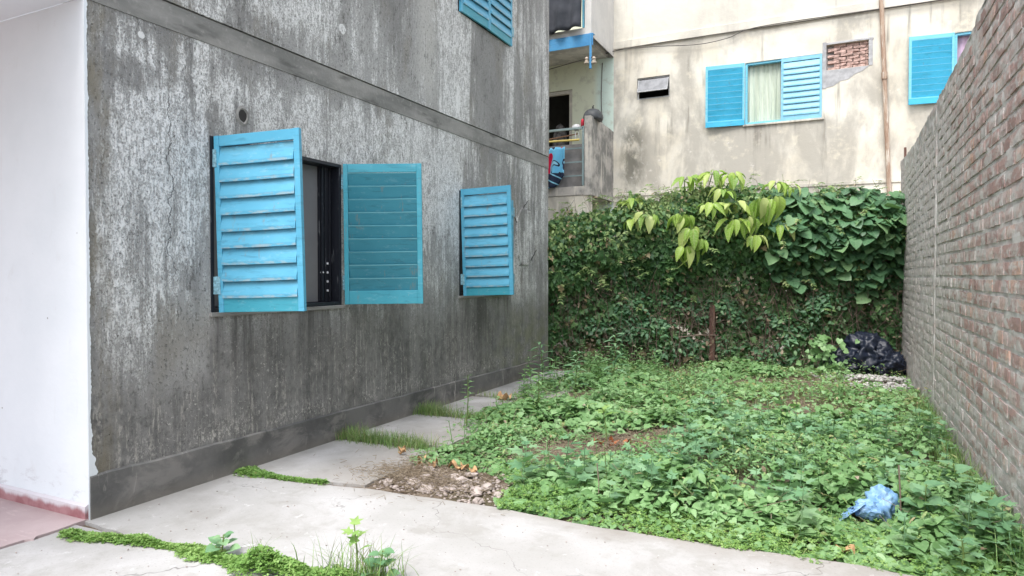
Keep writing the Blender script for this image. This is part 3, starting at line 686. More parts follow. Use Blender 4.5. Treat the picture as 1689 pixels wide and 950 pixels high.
for j in range(8):
    x = NI[0]+.02+(.11 if j % 2 else 0)
    while x < NI[1]-.03:
        Lb = min(.21, NI[1]-.005-x); o = link('brick', nm[random.randrange(4)], None, ni)
        o.location = Vector((x+Lb/2, 12.12+random.uniform(-.02, .01), NI[2]+.033+j*.0600))-wloc(ni); o.scale = (Lb/.215, 1, random.uniform(.85, 1.05)); o.rotation_euler = (random.uniform(-.1, .1), random.uniform(-.05, .05), random.uniform(-.05, .05)); x += Lb+.012
        if Lb < .1: o.scale[0] = max(Lb/.215, .2)
pa = [(3.66, 5.43), (4.47, 5.43), (4.36, 5.35), (4.22, 5.30), (4.12, 5.22), (3.98, 5.20), (3.86, 5.12), (3.74, 5.10), (3.66, 5.16)]
mb = MB(); mb.v = [(x, 11.994, z) for x, z in pa]+[(x, 12.0, z) for x, z in pa]; n_ = len(pa); mb.f = [tuple(range(n_))]+[(i, (i+1) % n_, (i+1) % n_+n_, i+n_) for i in range(n_)]
obj('cement_patch', mb, M['cement'], cb)
# drain pipe
obj('drain_pipe', MB().tube([(4.55, 11.93, 9.6), (4.66, 11.93, 6.6), (4.72, 11.93, 5.2)], .042, 10).tube([(4.72, 11.925, 5.25), (4.722, 11.925, 5.12)], .052, 10).tube([(4.722, 11.93, 5.12), (4.82, 11.93, 3.0), (4.84, 11.93, .0)], .042, 10), M['pipe'], cb, smooth=False)
# balconies
def balcony(z0, full):
    bp = cb
    obj('balcony_slab', MB().box(-3.0, -.682, 10.507, 12.003, z0-.18, z0), M['parapet'], bp, bevel=.006)
    mb = MB(); k = 16
    for i in range(k+1):
        y = 10.5+1.5*i/k; h = z0+1.42-.05*(i/k)+.012*nz(y*4, z0)
        mb.v += [(-.54, y, z0-.185), (-.54, y, h), (-.68, y, h+.006), (-.68, y, z0-.185)]
    for i in range(k):
        for j in range(3): mb.f.append((i*4+j, (i+1)*4+j, (i+1)*4+j+1, i*4+j+1))
    mb.f += [(0, 1, 2, 3), (k*4+3, k*4+2, k*4+1, k*4)]
    obj('balcony_parapet', mb, M['parapet'], bp)
balcony(3.28, 1); balcony(6.48, 0)
obj('lower_balcony_wall', wall_grid('y', 10.52, 10.64, -3.0, -.56, -.08, 3.095, []), M['facade'], cb)
rl = MB()
obj('top_rail', MB().box(-3, -.71, 10.50, 10.545, 4.44, 4.485), M['grey_rail'], cb, bevel=.004)
obj('rail_post', MB().box(-.735, -.695, 10.50, 10.545, 3.29, 4.50), M['grey_rail'], cb, bevel=.003)
for z in (4.06, 3.78, 3.50): obj('rail_bar', MB().box(-3, -.736, 10.512, 10.534, z-.013, z+.013), M['grey_rail'], cb)
obj('door_frame', MB().box(-1.60, -1.521, 12.02, 12.1, 3.40, 5.70).box(-2.35, -1.60, 12.02, 12.1, 5.62, 5.70), M['facade'], cb, bevel=.004)
M['beam'] = m_paint('blue_beam_paint', (.06, .27, .55), (.10, .36, .64), .5, .5, (.5, .52, .55))
obj('balcony_screen', MB().box(-3, -.76, 10.60, 10.62, 3.285, 4.16), simple('grey_screen_board', (.26, .25, .245), .85), cb)
obj('blue_beam', MB().box(-3, -.50, 10.485, 10.499, 6.10, 6.33).box(-3, -.50, 10.485, 10.62, 6.33, 6.342), M['beam'], cb, bevel=.003)
obj('blue_post', MB().box(-.56, -.52, 10.44, 10.484, 5.62, 6.33), M['beam'], cb, bevel=.003)
for (x, y, z) in ((-.62, 10.45, 5.80), (-.46, 10.43, 5.78)):
    io = obj('insulator', MB().tube([(x, y, z-.07), (x, y, z-.04)], .055, 10, .05).tube([(x, y, z-.04), (x, y, z+.02)], .035, 10, .03).tube([(x, y, z+.02), (x, y, z+.06)], .045, 10, .02), M['porc'], cb, smooth=False)
obj('insulator_arm', MB().tube([(-.62, 10.46, 5.84), (-.46, 10.44, 5.84)], .010, 6), M['rust'], cb)
obj('wall_wire', MB().tube([(-.80, 11.99, 6.2), (-.82, 11.98, 5.5), (-.80, 11.985, 4.6)], .010, 5), M['cable'], cb)
# tarp over the upper balcony, draped folds
def drape(name, x0, x1, z0, z1, y, mat, amp, fr, k=50, r=14, skew=0, lab=None, cat=None, bend=None):
    mb = MB()
    for i in range(k+1):
        t = i/k
        for j in range(r+1):
            u = j/r; x = x0+(x1-x0)*t+skew*u*t; z = z1+(z0-z1)*u+(bend(t, u) if bend else 0)
            mb.v.append((x, y-amp*(.5+.5*u)*(1+math.sin(t*fr*6.283+1.7*u)+.5*nz(t*6, u*3, 2)), z+.015*nz(t*5, u*5, 9)))
    for i in range(k):
        for j in range(r): a = i*(r+1)+j; mb.f.append((a, a+1, a+r+2, a+r+1))
    o = obj(name, mb, mat, smooth=True); sd = o.modifiers.new('thick', 'SOLIDIFY'); sd.thickness = .004
    return tag(o, lab, cat)
drape('tarpaulin', -3.0, -.66, 6.36, 7.95, 10.44, M['tarp'], .065, 6.3, skew=-.06, lab='dark grey shade cloth hung over the upper balcony railing', cat='tarpaulin', bend=lambda t, u: .10*u*t)
obj('upper_rail_post', MB().box(-.735, -.695, 10.50, 10.545, 6.49, 8.0), M['sky_blue'], cb)
obj('upper_top_rail', MB().box(-3, -.736, 10.50, 10.545, 7.93, 7.97), M['grey_rail'], cb)
drape('towel', -1.85, -1.08, 3.36, 4.10, 10.47, M['towel'], .05, 3.1, lab='blue and red patterned towel hanging on the lower balcony railing', cat='towel', bend=lambda t, u: -.16*u*(1-t)**.5+.16*u*max(0, t-.7)*3)
tag(obj('yellow_pole', MB().tube([(-2.9, 10.47, 4.26), (-.78, 10.46, 4.215)], .022, 8), M['pole_y']), 'yellow pole lying along the lower balcony railing', 'pole')
tag(obj('brown_stick', MB().tube([(-2.9, 10.56, 4.33), (-1.5, 10.56, 4.30), (-.85, 10.56, 4.36)], .014, 6), M['stick']), 'thin brown stick above the yellow pole on the balcony', 'stick')
# covered pot on the parapet
v, f_ = icosphere(3); pb = MB()
pb.add([(-.62+.21*x*(1+.08*nz(x*3, y*3, z*3)), 10.85+.22*y, 4.715+max(z, -.25)*.20+.05*(1-abs(z))*nz(x*4, y*4, 1)) for x, y, z in v], f_)
pb.tube([(-.62, 10.85, 4.90), (-.625, 10.85, 4.955), (-.61, 10.85, 4.98)], .016, 7, .022)
tag(obj('covered_pot', pb, M['pot'], smooth=True), 'dark grey covered pot sitting on the balcony parapet', 'pot')
v2, f2_ = icosphere(2)
tag(obj('red_cloth', MB().add([(-.76+.035*x, 10.60+.05*y, 4.58+.09*z+.03*nz(x*3, z*3)) for x, y, z in v2], f2_), M['redcloth'], smooth=True), 'small red cloth beside the covered pot on the balcony', 'cloth')
tag(obj('white_bag', MB().add([(-.90+.10*x*(1+.5*nz(x*3, z*3)), 10.60+.05*y, 4.50+.07*z*(1+.3*nz(y*3, z*4))) for x, y, z in v2], f2_).tube([(-.9, 10.56, 4.45), (-.88, 10.5, 4.2)], .008, 5).tube([(-.83, 10.56, 4.45), (-.8, 10.5, 4.22)], .008, 5), M['whitecloth'], smooth=True), 'white plastic bag hanging on the balcony top rail', 'bag')
# clutter in the doorway
tag(obj('hanging_clothes', MB().add([(-1.95+.20*x, 12.35+.08*y, 4.5+.55*z+.05*nz(x*4, z*4)) for x, y, z in v2], f2_), simple('grey_clothes', (.16, .15, .15), .9, var=.6, sc=12), smooth=True), 'grey clothes hanging inside the dark balcony doorway', 'clothes')
def cable(pts, r, lab, k=10):
    P = []
    for i in range(len(pts)-1):
        for j in range(k):
            t = j/k; p0 = pts[max(i-1, 0)]; p1 = pts[i]; p2 = pts[i+1]; p3 = pts[min(i+2, len(pts)-1)]
            P.append(tuple(.5*((2*p1[c])+(-p0[c]+p2[c])*t+(2*p0[c]-5*p1[c]+4*p2[c]-p3[c])*t*t+(-p0[c]+3*p1[c]-3*p2[c]+p3[c])*t**3) for c in range(3)))
    P.append(pts[-1])
    return tag(obj('cable', MB().tube(P, r, 5), M['cable']), lab, 'cable')
cable([(-2.4, 11.9, 6.15), (-1.4, 11.6, 6.17), (-.58, 11.9, 6.38), (-.3, 11.93, 6.42), (.5, 11.93, 6.36), (1.3, 11.93, 6.28), (1.9, 11.93, 6.32), (2.5, 11.93, 6.45), (4.6, 11.92, 6.44), (9, 11.92, 6.40)], .009, 'black cable sagging from the balcony across the cream facade')
cable([(-.52, 11.93, 6.40), (.3, 11.94, 6.44), (3, 11.94, 6.43), (9, 11.94, 6.44)], .008, 'straight thin cable running under the ledge of the cream facade')
# ------------------------------------------------------------------ brick boundary wall on the right
bw = empty('brick_wall', (5.0, 3.5, 0), 'rough brick boundary wall smeared with mortar along the right side of the garden', 'wall')
YA, YB = -3.2, 10.05
def wtop(y): return float(np.interp(y, [-3.2, 2, 3.1, 3.94, 5.6, 7.7, 9.0, 10.05], [3.48, 3.42, 3.34, 3.25, 3.21, 3.18, 3.22, 3.29]))
CH = .103; WX = 4.88
def course_z(k, y): return .0+CH*k+.010*nz(y*.5, k*.13, 3)+.004*nz(y*2.1, k*.9, 7)
def coat(y, z):
    """depth of mortar in front of the brick-joint plane: thick low down and at the far end"""
    t = .005*nz(y*3.1, z*3.1, 1)+.005*nz(y*9, z*11, 4)+.003*nz(y*26, z*26, 6)+.009*nz(y*5, z*14, 14)
    t += .006*min(1, max(0, (.50-z)/.4))+.0025*min(1, max(0, (y-4.6)/2))
    if y > 5.62: t += .0015
    t += .010*min(1, max(0, (z-(wtop(y)-.30))/.3))*max(0, min(1, (y-2.5)/3))
    return t
SZ = .022
ys = np.arange(YA, YB+.001, SZ); nzr = 150
mb = MB()
for y in ys:
    tp = wtop(y)+.016*nz(y*6, 3)+.012*nz(y*17, 9)
    for j in range(nzr+1):
        z = -.09+(tp+.09)*j/nzr; mb.v.append((WX-coat(y, z), y, z))
ny = len(ys)
for i in range(ny-1):
    for j in range(nzr): a = i*(nzr+1)+j; mb.f.append((a, a+nzr+1, a+nzr+2, a+1))
obj('mortar', mb, M['mortar'], bw, smooth=True)
mb = MB()
for i, y in enumerate(ys[::4]):
    tp = wtop(y)+.016*nz(y*6, 3)+.012*nz(y*17, 9); mb.v += [(WX-.004, y, tp-.02), (WX+.02, y, tp+.006), (WX+.12, y, tp+.004), (WX+.14, y, tp-.02), (WX+.14, y, -.09), (WX-.004, y, -.09)]
for i in range(len(ys[::4])-1):
    for j in range(5): a = i*6+j; mb.f.append((a, a+6, a+7, a+1))
q = (len(ys[::4])-1)*6; mb.f += [tuple(range(6)), tuple(q+j for j in range(5, -1, -1))]
obj('wall_core', mb, M['mortar'], bw)
bm_s = []; 
for q in range(8):
    for L in (.228, .108): pass
def mk(L, q):
    m_ = rough_brick(L, .074, .05, q, 4, 2, .003); me = bpy.data.meshes.new('brick'); me.from_pydata([(y, x, z) for x, y, z in m_.v], [], [f[::-1] for f in m_.f]); me.materials.append(M['brick']); return me, m_
full = [mk(.205, 100+q) for q in range(8)]; half = [mk(.098, 200+q) for q in range(5)]
rest = MB(); cand = []
for k in range(0, 34):
    y = YA+.01+(.12 if k % 2 else 0)+random.uniform(-.02, .02)
    hd = k % 5 == 3
    while y < YB-.25:
        h = hd and random.random() < .8 or random.random() < .16
        L = .098 if h else .205
        yc = y+L/2
        if course_z(k, yc)+CH < wtop(yc)-.01 and not (5.545 < yc < 5.66) and not (yc-L/2 < 5.6 < yc+L/2):
            proud = random.uniform(-.003, .007)
            cand.append((math.dist((yc, course_z(k, yc)), (2.2, 1.5)) if 1.55 < yc else 99, h, yc, course_z(k, yc)+CH/2, proud, random.uniform(-.012, .012), random.random()))
        y += L+random.uniform(.008, .018)
cand.sort(key=lambda c: (0 if c[2] > 1.75 else 1, c[2]))
vis = sorted([c for c in cand if c[2] > 1.75], key=lambda c: math.dist((4.88, c[2], c[3]), (4.0, -2.48, 1.45)) + (5 if c[3] < .25 else 0))[:298]
vs = set(id(c) for c in vis)
for c in cand:
    src = (half if c[1] else full); me, m_ = src[int(c[6]*len(src)) % len(src)]
    x = WX+.0425-c[4]*.6                       # brick face sits about 10 mm in front of the joint plane
    if id(c) in vs:
        o = link('brick', me, None, bw); o.location = Vector((x, c[2], c[3]))-wloc(bw); o.rotation_euler = (c[5]*1.5, 0, c[5]*.4)
    else:
        s_, cc = math.sin(c[5]), math.cos(c[5])
        rest.add([(x+py, c[2]+px*cc-pz*s_, c[3]+px*s_+pz*cc) for px, py, pz in m_.v], [f[::-1] for f in m_.f])
tag(obj('brickwork', rest, M['brick'], bw), kind='stuff')
mb = MB()
for i in range(60):
    z = -.05+3.23*i/59; xx = WX-.009-.006*nz(z*4, 2)-.003*nz(z*20, 5)
    w0, w1 = 5.57+.008*nz(z*5, 8), 5.64+.01*nz(z*6, 1)
    mb.v += [(WX+.02, w0, z), (xx, w0+.01, z), (xx, w1-.012, z), (WX+.02, w1, z)]
for i in range(59):
    for j in range(3): a = i*4+j; mb.f.append((a, a+1, a+5, a+4))
obj('concrete_joint', mb, M['mortar'], bw, smooth=False)
obj('iron_bar', MB().tube([(WX+.05, 9.96, 3.2), (WX+.045, 9.97, 3.50)], .02, 6), M['rust'], bw)
# ------------------------------------------------------------------ leaves
def tmpl(half, mid, fold=.22, droop=.25, bulge=0):
    """leaf outline: half = [(u,v)...] of one side between base and tip; mid = v of midrib points"""
    v = [(0, m, 0) for m in mid]; nm_ = len(mid); tris = []
    for sgn in (1, -1):
        idx = [0]
        for (u, q) in half: idx.append(len(v)); v.append((sgn*u, q, 0))
        idx.append(nm_-1)
        # fan strips between outline and midrib
        m = 0
        for a, b in zip(idx[:-1], idx[1:]):
            vm = (v[a][1]+v[b][1])/2
            while m < nm_-2 and vm > (mid[m]+mid[m+1])/2:
                t = (a, m, m+1); tris.append(t if sgn > 0 else t[::-1]); m += 1
            t = (a, m, b)
            if len({a, m, b}) == 3: tris.append(t[::-1] if sgn < 0 else t)
        while m < nm_-2:
            t = (idx[-2], m, m+1); tris.append(t if sgn > 0 else t[::-1]); m += 1
    v = np.array(v, float); v[:, 2] = fold*np.abs(v[:, 0])-droop*np.maximum(v[:, 1], 0)**2
    return v, np.array(tris)
HEART = tmpl([(.24, -.17), (.47, -.08), (.56, .17), (.49, .44), (.28, .72)], [0, .35, .97], .20, .20)
OVAL = tmpl([(.14, .10), (.27, .32), (.26, .58), (.12, .84)], [0, .45, 1.0], .3, .3)
LONG = tmpl([(.07, .15), (.12, .45), (.08, .8)], [0, .5, 1.0], .3, .35)
BROAD = tmpl([(.16, .06), (.30, .22), (.36, .42), (.31, .62), (.18, .82), (.06, .95)], [0, .22, .42, .62, .82, 1.0], .42, .42)
IVY = tmpl([(.30, -.10), (.48, .14), (.28, .32), (.38, .60), (.15, .66)], [0, .4, 1.0], .2, .2)
def lobed():
    out = []; r = [.5, .30, .72, .36, .92, .36, .72, .30, .5]
    for i, q in enumerate(r):
        a = -2.0+4.0*i/(len(r)-1); out.append((q*math.sin(a)*.75, q*math.cos(a)*.75+.3, 0))
    v = np.array([(0, .28, 0), (0, 0, 0)]+out, float)
    v[:, 2] = .10*np.abs(v[:, 0])-.25*np.maximum(v[:, 1]-.2, 0)**2-.12*np.abs(v[:, 0])**2
    t = [(0, i+3, i+2) for i in range(len(r)-1)]+[(0, 2, 1), (0, 1, len(r)+1)]
    return v, np.array(t)
LOBED = lobed()
def trefoil():
    vs, ts = [], []
    for k in range(3):
        a = k*2.094; c, s_ = math.cos(a), math.sin(a); b = len(vs)
        for (u, q, h) in ((0, 0, 0), (.22, .26, .08), (.20, .50, .05), (0, .44, -.02), (-.20, .50, .05), (-.22, .26, .08)):
            vs.append((u*c-q*s_, u*s_+q*c, h))
        ts += [(b, b+1, b+3), (b+1, b+2, b+3), (b, b+3, b+5), (b+3, b+4, b+5)]
    return np.array(vs, float), np.array(ts)
TREF = trefoil()
def cloud(tm, P, N, D, S):
    tv, tt = tm; P = np.asarray(P, float); N = np.asarray(N, float); D = np.asarray(D, float); S = np.asarray(S, float)
    N = N/np.linalg.norm(N, axis=1, keepdims=True); D = D-(D*N).sum(1, keepdims=True)*N; D = D/np.maximum(np.linalg.norm(D, axis=1, keepdims=True), 1e-6)
    U = np.cross(D, N)
    V = P[:, None]+S[:, None, None]*(tv[None, :, 0:1]*U[:, None]+tv[None, :, 1:2]*D[:, None]+tv[None, :, 2:3]*N[:, None])
    n, k = len(P), len(tv)
    T = tt[None]+(np.arange(n)*k)[:, None, None]
    return V.reshape(-1, 3), T.reshape(-1, 3)
def mesh_np(name, parts, mat, parent=None, smooth=False):
    off = 0; VV = []; TT = []
    for V, T in parts: VV.append(V); TT.append(T+off); off += len(V)
    V = np.concatenate(VV); T = np.concatenate(TT)
    if parent is None: o_ = np.array([V[:, 0].mean(), V[:, 1].mean(), V[:, 2].min()]); loc = tuple(o_)
    else: o_ = np.array(wloc(parent)); loc = (0, 0, 0)
    V = V-o_
    me = bpy.data.meshes.new(name); me.vertices.add(len(V)); me.vertices.foreach_set('co', V.astype('f').ravel())
    me.loops.add(T.size); me.loops.foreach_set('vertex_index', T.astype('i').ravel())
    me.polygons.add(len(T)); me.polygons.foreach_set('loop_start', np.arange(0, T.size, 3, dtype='i')); me.polygons.foreach_set('loop_total', np.full(len(T), 3, 'i'))
    me.update(calc_edges=True); me.validate()
    if smooth: me.polygons.foreach_set('use_smooth', np.ones(len(T), bool))
    return link(name, me, mat, parent, loc)
def rdir(n): a = rng.uniform(0, 2*np.pi, n); return np.stack([np.cos(a), np.sin(a), rng.uniform(-.2, .3, n)], 1)
def rn(n, up=1.0, s=.45): v = rng.normal(0, s, (n, 3)); v[:, 2] = np.abs(v[:, 2])*.3+up; return v
def blades(P, H, W, lean, segs=4):
    """grass: tapered curved strips"""
    n = len(P); a = rng.uniform(0, 2*np.pi, n); d = np.stack([np.cos(a), np.sin(a), np.zeros(n)], 1); s_ = np.stack([-np.sin(a), np.cos(a), np.zeros(n)], 1)
    le = lean*rng.uniform(.2, 1.2, n); rows = []
    for i in range(segs+1):
        t = i/segs; c = P+d*(le*H*t**2)[:, None]+np.array([0, 0, 1])*(H*(t-.35*le*t**2))[:, None]; ww = W*(1-t)**.7*.5
        rows.append(c-s_*ww[:, None]); rows.append(c+s_*ww[:, None])
    V = np.stack(rows, 1).reshape(-1, 3); k = 2*(segs+1); T = []
    for i in range(segs): T += [(2*i, 2*i+1, 2*i+3), (2*i, 2*i+3, 2*i+2)]
    return V, (np.array(T)[None]+(np.arange(n)*k)[:, None, None]).reshape(-1, 3)
def sticks(P, Q, r):
    """thin three-sided rods between P and Q"""
    d = Q-P; d = d/np.maximum(np.linalg.norm(d, axis=1, keepdims=True), 1e-6); up = np.tile([.1, .2, 1.], (len(P), 1)); a = np.cross(d, up); a /= np.maximum(np.linalg.norm(a, axis=1, keepdims=True), 1e-6); b = np.cross(d, a)
    rows = []
    for c in (P, Q):
        for k in range(3): t = k*2.094; rows.append(c+(a*math.cos(t)+b*math.sin(t))*np.asarray(r)[:, None])
    V = np.stack(rows, 1).reshape(-1, 3); T = np.array([(0, 1, 4), (0, 4, 3), (1, 2, 5), (1, 5, 4), (2, 0, 3), (2, 3, 5)])
    return V, (T[None]+(np.arange(len(P))*6)[:, None, None]).reshape(-1, 3)
NV = np.vectorize(lambda x, y, z: mnoise.noise(Vector((x, y, z))))
# ------------------------------------------------------------------ overgrown wire fence at the back of the garden
P0 = np.array([-.15, 7.38, 0]); E_ = np.array([.915, .403, 0]); Nf = np.array([.403, -.915, 0]); LEN = 5.46
def hp(L, d, z): return P0[None]+E_[None]*np.asarray(L)[:, None]+Nf[None]*np.asarray(d)[:, None]+np.array([[0, 0, 1]])*np.asarray(z)[:, None]
TOPX = [0, .42, .9, 1.5, 2.0, 2.6, 3.3, 3.9, 4.7, 5.46]; TOPZ = [2.34, 2.50, 2.60, 2.66, 2.80, 2.90, 2.84, 2.74, 2.78, 2.66]
fe = empty('wire_fence', (2.2, 8.4, 0), 'wire mesh fence with rusty iron posts buried in the hedge', 'fence')
for L in (.05, 1.25, 2.55, 3.9, 5.35):
    c = hp([L], [0.10 if L == 2.55 else 0], [0])[0]; s_ = .048 if L == 2.55 else .03
    obj('post', MB().box(c[0]-s_*.9, c[0]+s_*.9, c[1]-s_, c[1]+s_, -.1, 1.0 if L == 2.55 else 1.6), M['rust'], fe, bevel=.005)
wl = []
for a in np.arange(-2.0, LEN, .09):
    for sg in (1, -1):
        L0, L1 = (a, a+2) if sg > 0 else (a+2, a); z0, z1 = 0.0, 2.0
        t0 = 0; pts = [(L0+(L1-L0)*t, 2.0*t) for t in np.linspace(0, 1, 9)]; pts = [p for p in pts if 0 <= p[0] <= LEN]
        if len(pts) > 1: wl.append(((pts[0][0], pts[0][1]), (pts[-1][0], pts[-1][1])))
wa = np.array(wl); tag(mesh_np('wire_mesh', [sticks(hp(wa[:, 0, 0], np.zeros(len(wa)), wa[:, 0, 1]), hp(wa[:, 1, 0], np.zeros(len(wa)), wa[:, 1, 1]), np.full(len(wa), .0022))], M['rust'], fe), kind='stuff')
a_ = hp([2.0], [.20], [.50])[0]; b_ = hp([2.62], [.17], [.53])[0]
obj('cross_rod', MB().tube([a_, (a_+b_)/2+np.array([0, 0, .02]), b_], .009, 6), M['twig'], fe)
# --- hedge foliage
hg = empty('vine_hedge', (2.3, 8.35, 0), 'dense green hedge of small leaved climber covering the back fence', 'hedge')
def surf(L, z):     # how far the foliage bulges out of the fence plane
    t = np.interp(L, TOPX, TOPZ)
    return .10+.16*NV(L*1.1, z*1.2, 3.3)+.13*NV(L*3.1, z*3.3, 8.8)+.34*np.exp(-((z-t+.55)/.55)**2)-.12*np.clip((z-t+.35)/.35, 0, 1)
n = 34000
L = rng.uniform(-.05, LEN+.02, n); t = np.interp(L, TOPX, TOPZ)+.20*NV(L*2.6, np.zeros(n), np.zeros(n))+.12*NV(L*9, np.zeros(n), np.zeros(n)); u = rng.uniform(0, 1, n)**.82; z = u*t
dens = np.clip(.75+.9*(z-.65)/.7, .75, 1)*np.clip(.62+1.6*NV(L*1.7, z*1.9, 5.5)+.3*np.clip(z-1.2, 0, 1), .15, 1)
keep = rng.uniform(0, 1, n) < dens
heartzone = (L > 3.15+.3*NV(L*0, z*2, L*0+1)) & (z > 1.25+.25*NV(L*2, L*0, L*0+2)) & (z < t-.12)
keep &= ~(heartzone & (rng.uniform(0, 1, n) < .35))
L, z, t = L[keep], z[keep], t[keep]; n = len(L)
d = surf(L, z)-np.abs(rng.normal(0, .11, n)); d = np.where(rng.uniform(0, 1, n) < .15, -rng.uniform(0, .25, n), d)
P = hp(L, d, z)
N = Nf[None]*rng.uniform(.3, 1.1, (n, 1))+rng.normal(0, .45, (n, 3)); N[:, 2] += rng.uniform(.1, 1.0, n)
D = rng.normal(0, .5, (n, 3)); D[:, 2] -= .8; D += Nf[None]*.4
S = rng.uniform(.05, .105, n)*(1+.35*(rng.uniform(0, 1, n) < .12))
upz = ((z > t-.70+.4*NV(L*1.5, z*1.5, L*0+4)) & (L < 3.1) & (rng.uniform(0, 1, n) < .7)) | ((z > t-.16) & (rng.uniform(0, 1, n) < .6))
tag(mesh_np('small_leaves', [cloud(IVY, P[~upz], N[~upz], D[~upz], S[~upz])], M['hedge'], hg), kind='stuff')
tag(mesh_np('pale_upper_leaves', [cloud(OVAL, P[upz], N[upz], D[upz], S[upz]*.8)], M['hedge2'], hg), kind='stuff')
n = 15000; L = rng.uniform(-.1, LEN+.05, n); t = np.interp(L, TOPX, TOPZ); z = rng.uniform(0, 1, n)*(t-.08)
kp = rng.uniform(0, 1, n) < np.clip(.60+.75*(z-.3)+1.2*NV(L*2.3, z*2.3, L*0+21), .08, 1); L, z = L[kp], z[kp]; n = len(L)
P = hp(L, rng.uniform(-.50, .06, n), z)
tag(mesh_np('inner_leaves', [cloud(IVY, P, Nf[None]*rng.uniform(.5, 1.2, (n, 1))+rng.normal(0, .35, (n, 3)), rng.normal(0, .5, (n, 3))-np.array([0, 0, .8]), rng.uniform(.07, .13, n))], M['hedge'], hg), kind='stuff')
# twigs and hanging dead stems
k = 1300
L = rng.uniform(0, LEN, k); z = rng.uniform(.05, 2.3, k)**1.0; z = np.where(rng.uniform(0, 1, k) < .7, z*.6, z); d = rng.uniform(.02, .26, k)
A = hp(L, d, z); B = A+np.stack([rng.normal(0, .11, k), rng.normal(0, .06, k), rng.normal(-.1, .2, k)], 1); B[:, 2] = np.maximum(B[:, 2], .01); Cc = B+rng.normal(0, .10, (k, 3)); Cc[:, 2] = np.maximum(Cc[:, 2], .01)
rr = rng.uniform(.0018, .0045, k)
k2 = 22; L2 = rng.uniform(0, LEN, k2); T0 = hp(L2, np.full(k2, .12), np.zeros(k2)); T1 = hp(L2+rng.normal(0, .1, k2), np.full(k2, .10), np.full(k2, .8)); T2 = hp(L2+rng.normal(0, .25, k2), np.full(k2, .12), np.full(k2, 1.7)); r2 = rng.uniform(.004, .009, k2)
k3 = 40; L3 = rng.uniform(.3, LEN-.3, k3); z3 = np.interp(L3, TOPX, TOPZ); S0 = hp(L3, np.full(k3, .1), z3-.15); S1 = S0+np.stack([rng.normal(0, .08, k3), rng.normal(0, .05, k3), rng.uniform(.15, .36, k3)], 1)
tag(mesh_np('dead_stems', [sticks(A, B, rr), sticks(B, Cc, rr*.7), sticks(T0, T1, r2), sticks(T1, T2, r2*.8), sticks(S0, S1, np.full(k3, .0025))], M['twig'], hg), kind='stuff')
# stray shoots standing out of the top and the face
SP, SQ, LP, LN, LD, LS = [], [], [], [], [], []
for i in range(95):
    L0 = random.uniform(.1, LEN-.1); tz = float(np.interp(L0, TOPX, TOPZ)); topm = i % 2 == 0
    z0 = tz-.12 if topm else random.uniform(.9, tz-.2); p = hp([L0], [.22 if topm else float(surf(np.array([L0]), np.array([z0]))[0])], [z0])[0]
    d = np.array([random.gauss(0, .35), random.gauss(0, .2), .9]) if topm else Nf*.9+np.array([random.gauss(0, .4), 0, random.uniform(-.3, .5)])
    for k_ in range(random.randint(4, 8)):
        q = p+d/np.linalg.norm(d)*.05; SP.append(p); SQ.append(q); d = d+np.array([random.gauss(0, .25), random.gauss(0, .15), -.14])
        for sg in (1, -1):
            LP.append(q); LN.append(np.array([random.gauss(0, .3), random.gauss(0, .3)-.3, 1])); LD.append(E_*sg+d*.4+rng.normal(0, .3, 3)); LS.append(random.uniform(.035, .07))
        p = q
tag(mesh_np('stray_shoots', [cloud(OVAL, LP, LN, LD, LS), sticks(np.array(SP), np.array(SQ), np.full(len(SP), .0022))], M['hedge2'], hg), kind='stuff')
# dry leaves caught low in the hedge
n = 800; L = rng.uniform(0, LEN, n); z = rng.uniform(.02, 1.5, n); kp = NV(L*2.2, z*2.2, L*0+9) > .0; L, z = L[kp], z[kp]; n = len(L)
P = hp(L, rng.uniform(.02, .22, n), z); tag(mesh_np('dry_leaves', [cloud(OVAL, P, Nf[None]+rng.normal(0, .6, (n, 3)), rng.normal(0, 1, (n, 3))-np.array([0, 0, .6]), rng.uniform(.03, .08, n))], M['straw'], hg), kind='stuff')
# bright young shoots at the base and the top edge
n = 1800; cl = rng.uniform(0, 1, (24, 2)); ci = rng.integers(0, 24, n)
L = .3+cl[ci, 0]*4.9+rng.normal(0, .12, n); z = .15+cl[ci, 1]*1.0+rng.normal(0, .08, n); P = hp(L, surf(L, z)+rng.uniform(-.03, .08, n), np.clip(z, .04, 2))
tag(mesh_np('young_leaves', [cloud(OVAL, P, Nf[None]+rn(n, .8, .3), rdir(n), rng.uniform(.045, .10, n))], M['heart'], hg), kind='stuff')
# --- heart leaved creeper on the right of the hedge: the front leaves are single leaves
hv = empty('heart_leaf_creeper', (4.2, 9.0, 0), 'creeper with large blue green heart shaped leaves on the right of the hedge', 'creeper')
hm = []
for q in range(3):
    tv, tt = HEART; tv = tv.copy(); tv[:, 2] += .03*np.sin(tv[:, 0]*9+q)+(.1*q-.1)*tv[:, 1]**2; me = bpy.data.meshes.new('heart_leaf'); me.from_pydata([tuple(x) for x in tv], [], [tuple(int(i) for i in x) for x in tt]); me.materials.append(M['heart_single']); hm.append(me)
for me in hm:
    for p_ in me.polygons: p_.use_smooth = True
from mathutils import Matrix
def place(name, me, parent, p, nrm, dr, s_):
    N_ = Vector(nrm).normalized(); D_ = Vector(dr); D_ = (D_-D_.dot(N_)*N_).normalized(); U_ = D_.cross(N_)
    o = link(name, me, None, parent); m = Matrix(((U_.x, D_.x, N_.x), (U_.y, D_.y, N_.y), (U_.z, D_.z, N_.z)))
    o.rotation_euler = m.to_euler(); o.location = Vector(p)-wloc(parent); o.scale = (s_, s_, s_); return o
cnt = 0; HL = []
